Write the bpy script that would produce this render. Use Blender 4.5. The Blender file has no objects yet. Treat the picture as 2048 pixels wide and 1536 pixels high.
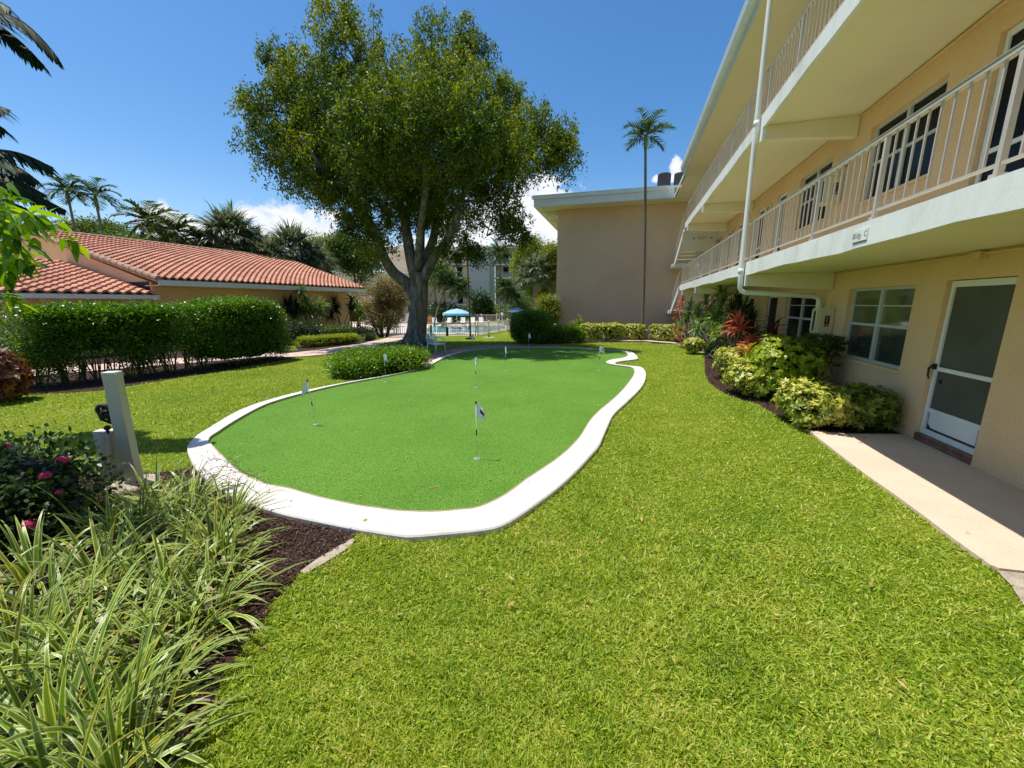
import bpy, math, random
import numpy as np
from mathutils import Vector, Matrix, Euler
random.seed(7); rng = np.random.default_rng(11)
S = bpy.context.scene
COL = S.collection
PI = math.pi

# ---------------------------------------------------------------- camera model (shared with the layout helpers)
F_PX = 785.0; PITCH = math.atan(162/785.0); H = 1.85
CP, SP = math.cos(PITCH), math.sin(PITCH)
TH = math.radians(16.08)                       # heading of the apartment block
UX, UY = math.sin(TH), math.cos(TH); VX, VY = math.cos(TH), -math.sin(TH)

def terrain(y):
    y = np.asarray(y, dtype=float)
    a, b, d, r = 18.6, 37.0, -1.15, 1.0
    s = (y-a)/(b-a)
    sl = d/(b-a)
    out = np.where(y < a-r, 0.0, np.where(y > b+r, d, np.clip(s, 0, 1)*d))
    m = np.abs(y-a) < r; out = np.where(m, sl*(y-a+r)**2/(4*r), out)
    m = np.abs(y-b) < r; out = np.where(m, d-sl*(b-y+r)**2/(4*r), out)
    return out
def tz(y): return float(terrain(y))
def ray(x, y):
    X = (x-1024)/F_PX; Y = -(y-768)/F_PX
    return X, Y*SP+CP, Y*CP-SP
def G(x, y, z=None):
    """point on the ground (or on the plane z) seen at photo pixel x,y"""
    dx, dy, dz = ray(x, y)
    if z is not None:
        t = (z-H)/dz; return (dx*t, dy*t)
    t = 0.5
    while t < 200:
        if H+dz*t <= tz(dy*t): break
        t += 0.02
    return (dx*t, dy*t)
def PYd(x, y, Y):
    dx, dy, dz = ray(x, y); t = Y/dy
    return (dx*t, Y, H+dz*t)
def PV(x, y, v):
    dx, dy, dz = ray(x, y); t = v/(dx*VX+dy*VY)
    return (t*(dx*UX+dy*UY), H+t*dz)
def uv2w(u, v): return (u*UX+v*VX, u*UY+v*VY)

# ---------------------------------------------------------------- object helpers
def tag(o, label=None, cat=None, group=None, kind=None):
    if label: o['label'] = label
    if cat: o['category'] = cat
    if group: o['group'] = group
    if kind: o['kind'] = kind
    return o
def thing(name, label, cat, loc=(0, 0, 0), rz=0.0, group=None):
    o = bpy.data.objects.new(name, None); COL.objects.link(o)
    o.empty_display_size = 0.2
    o.location = loc; o.rotation_euler = (0, 0, rz)
    return tag(o, label, cat, group)
def link(name, me, mat, parent=None, smooth=False):
    o = bpy.data.objects.new(name, me); COL.objects.link(o)
    if mat is not None:
        for m in (mat if isinstance(mat, (list, tuple)) else [mat]): me.materials.append(m)
    if smooth: me.polygons.foreach_set('use_smooth', np.ones(len(me.polygons), dtype=bool))
    if parent is not None: o.parent = parent
    return o
def fast_mesh(name, V, F, uv=None, matidx=None):
    """V (n,3); F (m,k) same-size faces"""
    me = bpy.data.meshes.new(name)
    V = np.ascontiguousarray(V, dtype=np.float32); F = np.ascontiguousarray(F, dtype=np.int32)
    m, k = F.shape
    me.vertices.add(len(V)); me.vertices.foreach_set('co', V.ravel())
    me.loops.add(m*k); me.loops.foreach_set('vertex_index', F.ravel())
    me.polygons.add(m); me.polygons.foreach_set('loop_start', np.arange(0, m*k, k, dtype=np.int32))
    try: me.polygons.foreach_set('loop_total', np.full(m, k, dtype=np.int32))
    except Exception: pass
    if matidx is not None: me.polygons.foreach_set('material_index', np.ascontiguousarray(matidx, dtype=np.int32))
    me.update(calc_edges=True)
    if uv is not None:
        l = me.uv_layers.new(name='UVMap'); l.data.foreach_set('uv', np.ascontiguousarray(uv[F.ravel()], dtype=np.float32).ravel())
    return me

class MB:
    def __init__(s, off=(0, 0, 0)): s.v = []; s.f = []; s.off = off
    def add(s, vs, fs):
        b = len(s.v); s.v += [tuple(v) for v in vs]; s.f += [tuple(b+i for i in f) for f in fs]; return s
    def box(s, a, b):
        (x0, y0, z0), (x1, y1, z1) = a, b
        x0, x1 = min(x0, x1), max(x0, x1); y0, y1 = min(y0, y1), max(y0, y1); z0, z1 = min(z0, z1), max(z0, z1)
        return s.add([(x0,y0,z0),(x1,y0,z0),(x1,y1,z0),(x0,y1,z0),(x0,y0,z1),(x1,y0,z1),(x1,y1,z1),(x0,y1,z1)],
                     [(0,3,2,1),(4,5,6,7),(0,1,5,4),(1,2,6,5),(2,3,7,6),(3,0,4,7)])
    def beam(s, p, q, w, h=None, up=(0, 0, 1)):
        """square bar from p to q"""
        h = h or w; p = Vector(p); q = Vector(q); d = (q-p).normalized(); up = Vector(up)
        if abs(d.dot(up)) > .98: up = Vector((0, 1, 0))
        r = d.cross(up).normalized(); t = r.cross(d).normalized()
        vs = []
        for e in (p, q):
            for a, b in ((-1,-1),(1,-1),(1,1),(-1,1)): vs.append(e+r*a*w/2+t*b*h/2)
        return s.add(vs, [(3,2,1,0),(4,5,6,7),(0,1,5,4),(1,2,6,5),(2,3,7,6),(3,0,4,7)])
    def tube(s, pts, rad, n=8, cap=True, wob=0.0):
        pts = [Vector(p) for p in pts]
        if not hasattr(rad, '__len__'): rad = [rad]*len(pts)
        b = len(s.v); prev = None
        for i, p in enumerate(pts):
            d = (pts[min(i+1, len(pts)-1)]-pts[max(i-1, 0)]).normalized()
            if prev is None:
                r = d.cross(Vector((0, 0, 1)))
                if r.length < .1: r = d.cross(Vector((0, 1, 0)))
                r.normalize()
            else:
                r = (prev-d*prev.dot(d)).normalized()
            prev = r; t = d.cross(r)
            for k in range(n):
                a = 2*PI*k/n; rr = rad[i]*(1+wob*math.sin(3*a+i*.7)+wob*.6*math.sin(5*a-i*.4))
                s.v.append(tuple(p+r*math.cos(a)*rr+t*math.sin(a)*rr))
        for i in range(len(pts)-1):
            for k in range(n):
                k2 = (k+1) % n; s.f.append((b+i*n+k, b+i*n+k2, b+(i+1)*n+k2, b+(i+1)*n+k))
        if cap:
            s.f.append(tuple(b+k for k in range(n))[::-1]); s.f.append(tuple(b+(len(pts)-1)*n+k for k in range(n)))
        return s
    def lathe(s, prof, c=(0, 0, 0), n=16):
        b = len(s.v)
        for r, z in prof:
            for k in range(n):
                a = 2*PI*k/n; s.v.append((c[0]+r*math.cos(a), c[1]+r*math.sin(a), c[2]+z))
        for i in range(len(prof)-1):
            for k in range(n):
                k2 = (k+1) % n; s.f.append((b+i*n+k, b+i*n+k2, b+(i+1)*n+k2, b+(i+1)*n+k))
        return s
    def build(s, name, mat, parent=None, smooth=False, bevel=0):
        o = s.off
        me = bpy.data.meshes.new(name)
        me.from_pydata([(x-o[0], y-o[1], z-o[2]) for x, y, z in s.v], [], s.f); me.update()
        ob = link(name, me, mat, parent, smooth)
        if bevel:
            m = ob.modifiers.new('bevel', 'BEVEL'); m.width = bevel; m.segments = 2; m.limit_method = 'ANGLE'
        return ob

def smooth_pts(pts, n=6, closed=False):
    P = [np.array(p, float) for p in pts]; out = []
    N = len(P); rngi = range(N if closed else N-1)
    for i in rngi:
        p0 = P[(i-1) % N] if closed or i > 0 else P[0]; p1 = P[i]; p2 = P[(i+1) % N]
        p3 = P[(i+2) % N] if closed or i < N-2 else P[-1]
        for k in range(n):
            t = k/n
            out.append(0.5*((2*p1)+(-p0+p2)*t+(2*p0-5*p1+4*p2-p3)*t*t+(-p0+3*p1-3*p2+p3)*t**3))
    if not closed: out.append(P[-1])
    return out

# ---------------------------------------------------------------- materials
def lin(c): return tuple(((x/255)/12.92 if x/255 <= .04045 else ((x/255+.055)/1.055)**2.4) for x in c)
def new_mat(name):
    m = bpy.data.materials.new(name); m.use_nodes = True
    nt = m.node_tree; b = nt.nodes['Principled BSDF']
    return m, nt, b
def N(nt, t, **kw):
    n = nt.nodes.new(t)
    for k, v in kw.items(): setattr(n, k, v)
    return n
def ramp(nt, stops, interp='LINEAR'):
    r = N(nt, 'ShaderNodeValToRGB'); r.color_ramp.interpolation = interp
    e = r.color_ramp.elements
    while len(e) > 1: e.remove(e[-1])
    e[0].position = stops[0][0]; e[0].color = (*stops[0][1], 1)
    for p, c in stops[1:]:
        x = e.new(p); x.color = (*c, 1)
    return r
def surf(name, cols, scale=4.0, rough=.8, bump=.2, bscale=None, detail=6, dist=.02, spec=.3, metallic=0, streak=None, fine=None):
    """noise mixed colours + bump, object coordinates"""
    m, nt, b = new_mat(name); L = nt.links
    tc = N(nt, 'ShaderNodeTexCoord')
    mp = N(nt, 'ShaderNodeMapping'); L.new(tc.outputs['Object'], mp.inputs['Vector'])
    if streak: mp.inputs['Scale'].default_value = streak
    nz = N(nt, 'ShaderNodeTexNoise'); nz.inputs['Scale'].default_value = scale; nz.inputs['Detail'].default_value = detail
    nz.inputs['Roughness'].default_value = .65
    L.new(mp.outputs['Vector'], nz.inputs['Vector'])
    n = len(cols); st = [(.3+.4*i/max(1, n-1), c) for i, c in enumerate(cols)]
    r = ramp(nt, st); L.new(nz.outputs['Fac'], r.inputs['Fac'])
    src = r.outputs['Color']
    if fine:
        n3 = N(nt, 'ShaderNodeTexNoise'); n3.inputs['Scale'].default_value = fine[0]; n3.inputs['Detail'].default_value = 2
        L.new(tc.outputs['Object'], n3.inputs['Vector'])
        r3 = ramp(nt, [(.35, (1-fine[1],)*3), (.65, (1+fine[1],)*3)]); L.new(n3.outputs['Fac'], r3.inputs['Fac'])
        mx = N(nt, 'ShaderNodeMix', data_type='RGBA', blend_type='MULTIPLY'); mx.inputs['Factor'].default_value = 1
        L.new(src, mx.inputs['A']); L.new(r3.outputs['Color'], mx.inputs['B']); src = mx.outputs['Result']
    L.new(src, b.inputs['Base Color'])
    b.inputs['Roughness'].default_value = rough; b.inputs['Specular IOR Level'].default_value = spec; b.inputs['Metallic'].default_value = metallic
    if bump:
        n2 = N(nt, 'ShaderNodeTexNoise'); n2.inputs['Scale'].default_value = bscale or scale*8; n2.inputs['Detail'].default_value = 8
        L.new(tc.outputs['Object'], n2.inputs['Vector'])
        bp = N(nt, 'ShaderNodeBump'); bp.inputs['Strength'].default_value = bump; bp.inputs['Distance'].default_value = dist
        L.new(n2.outputs['Fac'], bp.inputs['Height']); L.new(bp.outputs['Normal'], b.inputs['Normal'])
    return m
def leafmat(name, cols, trans=.45, rough=.45, tcol=1.5, noise=None, spec=.4, noise_w=.6):
    """colours vary from leaf to leaf (each leaf is a mesh island)"""
    m, nt, b = new_mat(name); L = nt.links
    g = N(nt, 'ShaderNodeNewGeometry')
    n = len(cols); r = ramp(nt, [((i+.0)/max(1, n-1), c) for i, c in enumerate(cols)])
    if noise:
        tc = N(nt, 'ShaderNodeTexCoord'); nz = N(nt, 'ShaderNodeTexNoise'); nz.inputs['Scale'].default_value = noise; nz.inputs['Detail'].default_value = 2
        L.new(tc.outputs['Object'], nz.inputs['Vector'])
        a = N(nt, 'ShaderNodeMath', operation='MULTIPLY_ADD'); L.new(nz.outputs['Fac'], a.inputs[0]); a.inputs[1].default_value = 1.5; a.inputs[2].default_value = -.5
        mx = N(nt, 'ShaderNodeMath', operation='MULTIPLY_ADD'); L.new(g.outputs['Random Per Island'], mx.inputs[0]); mx.inputs[1].default_value = 1.1-noise_w
        m2 = N(nt, 'ShaderNodeMath', operation='MULTIPLY'); L.new(a.outputs[0], m2.inputs[0]); m2.inputs[1].default_value = noise_w
        L.new(m2.outputs[0], mx.inputs[2]); L.new(mx.outputs[0], r.inputs['Fac'])
    else:
        L.new(g.outputs['Random Per Island'], r.inputs['Fac'])
    L.new(r.outputs['Color'], b.inputs['Base Color']); b.inputs['Roughness'].default_value = rough; b.inputs['Specular IOR Level'].default_value = spec
    t = N(nt, 'ShaderNodeBsdfTranslucent')
    hs = N(nt, 'ShaderNodeHueSaturation'); hs.inputs['Value'].default_value = tcol; hs.inputs['Hue'].default_value = .485; hs.inputs['Saturation'].default_value = 1.1
    L.new(r.outputs['Color'], hs.inputs['Color']); L.new(hs.outputs['Color'], t.inputs['Color'])
    mix = N(nt, 'ShaderNodeMixShader'); mix.inputs[0].default_value = trans
    L.new(b.outputs[0], mix.inputs[1]); L.new(t.outputs[0], mix.inputs[2])
    L.new(mix.outputs[0], nt.nodes['Material Output'].inputs['Surface'])
    return m
def stripeleaf(name, stops, trans=.35, rough=.4):
    m, nt, b = new_mat(name); L = nt.links
    u = N(nt, 'ShaderNodeUVMap'); sx = N(nt, 'ShaderNodeSeparateXYZ'); L.new(u.outputs[0], sx.inputs[0])
    r = ramp(nt, stops); L.new(sx.outputs['X'], r.inputs['Fac'])
    g = N(nt, 'ShaderNodeNewGeometry')
    r2 = ramp(nt, [(0, (.45, .5, .35)), (.35, (.95, .95, .9)), (.8, (1.1, 1.15, .9)), (.93, (1.25, 1.05, .45)), (1, (.9, .62, .4))]); L.new(g.outputs['Random Per Island'], r2.inputs['Fac'])
    mx = N(nt, 'ShaderNodeMix', data_type='RGBA', blend_type='MULTIPLY'); mx.inputs['Factor'].default_value = 1
    L.new(r.outputs['Color'], mx.inputs['A']); L.new(r2.outputs['Color'], mx.inputs['B'])
    L.new(mx.outputs['Result'], b.inputs['Base Color']); b.inputs['Roughness'].default_value = rough
    t = N(nt, 'ShaderNodeBsdfTranslucent'); L.new(mx.outputs['Result'], t.inputs['Color'])
    mix = N(nt, 'ShaderNodeMixShader'); mix.inputs[0].default_value = trans
    L.new(b.outputs[0], mix.inputs[1]); L.new(t.outputs[0], mix.inputs[2])
    L.new(mix.outputs[0], nt.nodes['Material Output'].inputs['Surface'])
    return m
def glassmat(name, col, rough=.06, spec=.6, col2=None):
    m, nt, b = new_mat(name); L = nt.links
    if col2:
        tc = N(nt, 'ShaderNodeTexCoord'); nz = N(nt, 'ShaderNodeTexNoise'); nz.inputs['Scale'].default_value = 1.4; nz.inputs['Detail'].default_value = 2
        L.new(tc.outputs['Object'], nz.inputs['Vector']); r = ramp(nt, [(.4, col), (.6, col2)]); L.new(nz.outputs['Fac'], r.inputs['Fac'])
        L.new(r.outputs['Color'], b.inputs['Base Color'])
    else: b.inputs['Base Color'].default_value = (*col, 1)
    b.inputs['Roughness'].default_value = rough; b.inputs['Specular IOR Level'].default_value = spec
    return m

M = {}
M['peach'] = surf('peach_stucco', [(.68,.45,.245), (.74,.50,.275), (.77,.53,.31)], .5, .9, .5, 60, dist=.009, fine=(40, .05))
M['peach_far'] = surf('tan_stucco', [(.66,.46,.30), (.74,.53,.355), (.77,.56,.38)], .35, .9, .2, 40, dist=.006, fine=(20, .04))
M['white'] = surf('white_paint', [(.60,.60,.55), (.74,.74,.70), (.79,.79,.75)], 3.0, .6, .25, 30, dist=.003, fine=(50, .03), streak=(1, 1, .35))
M['soffit'] = surf('cream_ceiling_paint', [(.74,.66,.46), (.79,.71,.51)], .8, .75, .2, 30, dist=.004)
M['trim'] = surf('white_trim_paint', [(.70,.71,.67), (.78,.79,.75)], 3, .45, .1, dist=.003)
M['rail'] = surf('taupe_metal_paint', [(.44,.395,.34), (.52,.465,.405)], 3, .45, .05, dist=.002)
M['capgreen'] = surf('rail_cap_paint', [(.20,.20,.14), (.30,.29,.22)], 3, .5, .05)
M['alu'] = surf('pale_aluminium', [(.50,.53,.50), (.60,.62,.58)], 4, .4, .05, metallic=.2)
M['roofmemb'] = surf('white_roof_coating', [(.6,.6,.58), (.75,.75,.72)], 2, .8, .2)
M['glass'] = glassmat('dark_glass', (.008,.009,.009), .18, .08)
M['glassg'] = glassmat('blind_reflection_glass', (.095,.11,.05), .04, 1.0, (.15,.165,.08))  # green mottling paints reflected greenery over the blinds
M['glassd'] = glassmat('screen_glass', (.035,.045,.04), .12, .7, (.055,.065,.055))
M['screen'] = glassmat('door_screen', (.07,.075,.055), .5, .25, (.09,.095,.075))
M['black'] = surf('black_metal', [(.012,.012,.012), (.025,.024,.022)], 8, .5, .2)
M['brick'] = None
M['seam'] = surf('seam_adhesive', [(.30,.24,.12), (.42,.36,.22)], 9, .8, .1)
M['turf'] = surf('artificial_turf', [(.084,.190,.025), (.104,.220,.030), (.122,.240,.038)], .6, .9, .8, 150, dist=.012, spec=.08, fine=(120, .55))
M['curb'] = surf('white_concrete', [(.52,.47,.43), (.62,.575,.535), (.66,.62,.585)], 1.6, .8, .3, 60, dist=.004, fine=(25, .05))
M['mulch'] = surf('brown_mulch', [(.022,.010,.007), (.05,.024,.017), (.09,.045,.032)], 22, .95, 1.0, 55, dist=.05, streak=(1, .35, 1))
M['walk'] = surf('pinkish_concrete', [(.56,.42,.31), (.66,.51,.385)], 1.1, .85, .25, 90, dist=.003, fine=(60, .06))
M['deck'] = surf('pool_deck_concrete', [(.60,.46,.38), (.68,.55,.46)], .6, .85, .1)
M['sand'] = surf('sandy_dirt', [(.30,.24,.18), (.42,.35,.27), (.52,.45,.36)], 14, .95, .8, 80, dist=.02)
M['soil'] = surf('lawn_soil', [(.05,.075,.014), (.09,.12,.024), (.13,.14,.04)], 9, .95, .8, 90, dist=.03)
M['bark'] = surf('grey_bark', [(.07,.058,.046), (.17,.145,.115), (.34,.30,.24)], 7, .9, 1.0, 16, dist=.05, streak=(1, 1, .25))
M['palmtrunk'] = surf('palm_trunk', [(.16,.12,.09), (.26,.21,.16)], 6, .9, .8, 14, dist=.03, streak=(1, 1, 6))
M['stem'] = surf('brown_stem', [(.10,.075,.05), (.18,.14,.10)], 12, .9, .6)
M['core'] = surf('twig_shade_mass', [(.008,.012,.004), (.02,.026,.010)], 12, .95, 1.0, 18, dist=.06)  # twigs coloured almost black, standing for shade between the leaves
M['plastic'] = surf('white_plastic', [(.72,.74,.76), (.76,.78,.8)], 2, .35, 0)
M['postgrey'] = surf('weathered_grey_paint', [(.46,.45,.37), (.52,.51,.42), (.55,.53,.44)], 3, .6, .15, 30, dist=.003)
M['blue'] = surf('light_blue_canvas', [(.26,.48,.62), (.34,.56,.68)], 3, .8, .1)
M['blue2'] = surf('teal_metal_cladding', [(.10,.20,.24), (.14,.25,.29)], 1, .6, .05)
M['tan'] = surf('tan_fence_paint', [(.72,.67,.60), (.78,.74,.67)], 2, .6, .1)
M['greywall'] = surf('grey_stucco', [(.50,.44,.40), (.55,.49,.44)], .4, .9, .1)
M['orange'] = surf('orange_plastic', [(.6,.25,.05), (.65,.3,.07)], 2, .6, .05)
M['ac'] = surf('condenser_metal', [(.06,.06,.06), (.10,.10,.10)], 4, .6, .1)
M['cup'] = surf('grey_green_cup', [(.20,.24,.18), (.28,.32,.26)], 4, .5, 0)
M['flag'] = surf('white_flag_cloth', [(.74,.75,.76), (.82,.83,.84)], 6, .7, .1)
M['red'] = surf('red_paint', [(.60,.14,.09), (.66,.17,.11)], 3, .6, 0)
M['cabinet'] = surf('cream_cabinet_paint', [(.60,.55,.33), (.66,.60,.38)], 3, .5, .05)
M['deadleaf'] = leafmat('dry_leaf', [(.30,.13,.05), (.45,.25,.09), (.55,.38,.14), (.25,.10,.05)], .2, .7, 1)
M['chip'] = leafmat('mulch_chip', [(.018,.008,.005), (.045,.02,.013), (.08,.04,.027), (.17,.10,.065)], 0, .9, 1)
M['grass'] = leafmat('grass_blade', [(.06,.13,.010), (.20,.33,.020), (.33,.46,.028), (.44,.52,.045), (.62,.61,.13), (.68,.54,.24)], .42, .5, 1.15, noise=2.1, noise_w=.36)
M['treeleaf'] = leafmat('tree_leaf', [(.020,.050,.007), (.045,.095,.010), (.12,.18,.015), (.34,.34,.028), (.56,.50,.045)], .33, .55, 1.7, noise=.5, spec=.25)
M['hedgeleaf'] = leafmat('hedge_leaf', [(.035,.105,.012), (.09,.20,.018), (.19,.33,.028)], .38, .35, 1.5)
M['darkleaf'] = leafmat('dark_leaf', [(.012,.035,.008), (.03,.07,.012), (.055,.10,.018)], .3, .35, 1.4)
M['groundleaf'] = leafmat('bright_shrub_leaf', [(.07,.16,.014), (.14,.28,.02), (.24,.38,.03)], .38, .4, 1.3)
M['varleaf'] = leafmat('variegated_leaf', [(.04,.10,.012), (.14,.24,.02), (.42,.45,.045), (.68,.63,.10), (.78,.72,.25)], .35, .35, 1.2)
M['limeleaf'] = leafmat('lime_leaf', [(.12,.21,.012), (.33,.44,.02), (.52,.56,.035)], .38, .4, 1.2)
M['bronze'] = leafmat('bronze_leaf', [(.09,.09,.025), (.22,.18,.06), (.38,.28,.12), (.26,.27,.07)], .35, .5, 1.3)
M['farleaf'] = leafmat('far_tree_leaf', [(.04,.085,.016), (.09,.16,.022), (.18,.25,.035)], .35, .45, 1.4)
M['farlime'] = leafmat('far_lime_leaf', [(.08,.13,.016), (.20,.26,.026), (.36,.38,.05)], .4, .45, 1.3)
M['redshrub'] = leafmat('red_brown_leaf', [(.06,.02,.012), (.20,.05,.03), (.30,.13,.05), (.10,.06,.02)], .3, .5, 1.2)
M['darkleaf2'] = leafmat('mid_green_leaf', [(.03,.075,.012), (.06,.13,.018), (.12,.19,.03)], .35, .4, 1.3)
M['palmleaf'] = leafmat('palm_leaflet', [(.025,.055,.012), (.06,.115,.02), (.12,.18,.035)], .25, .55, 1.3, spec=.15)
M['sabal'] = leafmat('fan_palm_leaf', [(.07,.12,.05), (.15,.20,.09), (.27,.30,.17)], .25, .4, 1.2)
M['broad'] = leafmat('broad_leaf', [(.035,.11,.010), (.14,.28,.014), (.28,.44,.025)], .5, .25, 1.5, spec=.6)
M['petal'] = leafmat('pink_petal', [(.55,.03,.18), (.70,.08,.22), (.60,.15,.15)], .4, .5, 1.2)
M['darkblade'] = leafmat('dark_strap_leaf', [(.012,.03,.010), (.03,.06,.014)], .15, .6, 1.3, spec=.12)
M['stalk'] = leafmat('dry_stalk', [(.20,.16,.10), (.30,.24,.14), (.10,.09,.05)], .1, .7, 1)
G1 = (.10,.20,.014); G2 = (.30,.41,.028); CR = (.74,.75,.32)
M['lily'] = stripeleaf('striped_strap_leaf', [(0, CR), (.09, CR), (.15, G2), (.42, G1), (.47, (.22,.30,.09)), (.53, (.22,.30,.09)), (.58, G1), (.85, G2), (.91, CR), (1, CR)])
M['drac'] = stripeleaf('green_strap_leaf', [(0, (.36,.46,.12)), (.2, (.12,.24,.03)), (.5, (.24,.38,.06)), (.8, (.12,.24,.03)), (1, (.36,.46,.12))])
M['redleaf'] = stripeleaf('red_strap_leaf', [(0, (.75,.22,.18)), (.3, (.66,.06,.075)), (.6, (.72,.14,.06)), (1, (.78,.30,.22))], trans=.45)
M['orleaf'] = stripeleaf('orange_strap_leaf', [(0, (.50,.20,.10)), (.5, (.40,.14,.07)), (1, (.45,.28,.12))], trans=.4)
M['purpleleaf'] = stripeleaf('purple_strap_leaf', [(0, (.13,.02,.04)), (.5, (.07,.012,.025)), (1, (.15,.03,.05))], trans=.3)

def brickmat(name, c1, c2, mortar, scale, w=.22, h=.07, side=False):
    m, nt, b = new_mat(name); L = nt.links
    tc = N(nt, 'ShaderNodeTexCoord'); br = N(nt, 'ShaderNodeTexBrick')
    if side:
        s_ = N(nt, 'ShaderNodeSeparateXYZ'); c_ = N(nt, 'ShaderNodeCombineXYZ'); L.new(tc.outputs['Object'], s_.inputs[0]); L.new(s_.outputs['Y'], c_.inputs['X']); L.new(s_.outputs['Z'], c_.inputs['Y']); L.new(c_.outputs[0], br.inputs['Vector'])
    else: L.new(tc.outputs['Object'], br.inputs['Vector'])
    br.inputs['Color1'].default_value = (*c1, 1); br.inputs['Color2'].default_value = (*c2, 1); br.inputs['Mortar'].default_value = (*mortar, 1)
    br.inputs['Scale'].default_value = scale; br.inputs['Brick Width'].default_value = w; br.inputs['Row Height'].default_value = h; br.inputs['Mortar Size'].default_value = .008
    nz = N(nt, 'ShaderNodeTexNoise'); nz.inputs['Scale'].default_value = 6; L.new(tc.outputs['Object'], nz.inputs['Vector'])
    r = ramp(nt, [(.3, (.7, .7, .7)), (.7, (1.2, 1.2, 1.2))]); L.new(nz.outputs['Fac'], r.inputs['Fac'])
    mx = N(nt, 'ShaderNodeMix', data_type='RGBA', blend_type='MULTIPLY'); mx.inputs['Factor'].default_value = 1
    L.new(br.outputs['Color'], mx.inputs['A']); L.new(r.outputs['Color'], mx.inputs['B'])
    L.new(mx.outputs['Result'], b.inputs['Base Color']); b.inputs['Roughness'].default_value = .85
    bp = N(nt, 'ShaderNodeBump'); bp.inputs['Strength'].default_value = .5; bp.inputs['Distance'].default_value = .01; bp.invert = True
    L.new(br.outputs['Fac'], bp.inputs['Height']); L.new(bp.outputs['Normal'], b.inputs['Normal'])
    return m
M['paver'] = brickmat('brick_pavers', (.30,.17,.13), (.38,.24,.18), (.16,.12,.10), 1, .2, .1)
M['pinkpaver'] = brickmat('pink_pavers', (.56,.40,.32), (.66,.49,.40), (.42,.32,.26), 1, .3, .15)
M['brick'] = brickmat('red_brick', (.17,.055,.035), (.24,.085,.05), (.20,.15,.11), 1, .20, .062, True)

def tilemat():
    m, nt, b = new_mat('terracotta_tile'); L = nt.links
    tc = N(nt, 'ShaderNodeTexCoord'); nz = N(nt, 'ShaderNodeTexNoise'); nz.inputs['Scale'].default_value = .9; nz.inputs['Detail'].default_value = 8
    L.new(tc.outputs['Object'], nz.inputs['Vector'])
    g = N(nt, 'ShaderNodeNewGeometry')
    r = ramp(nt, [(.25, (.40,.175,.105)), (.5, (.50,.225,.135)), (.75, (.56,.29,.19))]); L.new(nz.outputs['Fac'], r.inputs['Fac'])
    r2 = ramp(nt, [(0, (.82,.80,.80)), (.5, (1,1,1)), (1, (1.12,1.1,1.08))]); L.new(g.outputs['Random Per Island'], r2.inputs['Fac'])
    mx = N(nt, 'ShaderNodeMix', data_type='RGBA', blend_type='MULTIPLY'); mx.inputs['Factor'].default_value = 1
    L.new(r.outputs['Color'], mx.inputs['A']); L.new(r2.outputs['Color'], mx.inputs['B'])
    L.new(mx.outputs['Result'], b.inputs['Base Color']); b.inputs['Roughness'].default_value = .75
    n2 = N(nt, 'ShaderNodeTexNoise'); n2.inputs['Scale'].default_value = 30; L.new(tc.outputs['Object'], n2.inputs['Vector'])
    bp = N(nt, 'ShaderNodeBump'); bp.inputs['Strength'].default_value = .2; bp.inputs['Distance'].default_value = .01
    L.new(n2.outputs['Fac'], bp.inputs['Height']); L.new(bp.outputs['Normal'], b.inputs['Normal'])
    return m
M['tile'] = tilemat()
def watermat():
    m, nt, b = new_mat('pool_water'); L = nt.links
    b.inputs['Base Color'].default_value = (.10,.50,.60,1); b.inputs['Roughness'].default_value = .08
    tc = N(nt, 'ShaderNodeTexCoord'); nz = N(nt, 'ShaderNodeTexNoise'); nz.inputs['Scale'].default_value = 2; L.new(tc.outputs['Object'], nz.inputs['Vector'])
    bp = N(nt, 'ShaderNodeBump'); bp.inputs['Strength'].default_value = .3; bp.inputs['Distance'].default_value = .05
    L.new(nz.outputs['Fac'], bp.inputs['Height']); L.new(bp.outputs['Normal'], b.inputs['Normal'])
    return m
M['water'] = watermat()
def stainmat():
    m, nt, b = new_mat('rust_stained_white'); L = nt.links
    tc = N(nt, 'ShaderNodeTexCoord'); mp = N(nt, 'ShaderNodeMapping'); mp.inputs['Scale'].default_value = (14, 14, .8)
    L.new(tc.outputs['Object'], mp.inputs['Vector'])
    nz = N(nt, 'ShaderNodeTexNoise'); nz.inputs['Scale'].default_value = 1; nz.inputs['Detail'].default_value = 4; L.new(mp.outputs['Vector'], nz.inputs['Vector'])
    r = ramp(nt, [(.35, (.62,.60,.56)), (.55, (.55,.50,.42)), (.65, (.42,.29,.16)), (.75, (.60,.57,.52))]); L.new(nz.outputs['Fac'], r.inputs['Fac'])
    L.new(r.outputs['Color'], b.inputs['Base Color']); b.inputs['Roughness'].default_value = .7
    return m
M['stain'] = stainmat()
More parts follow.
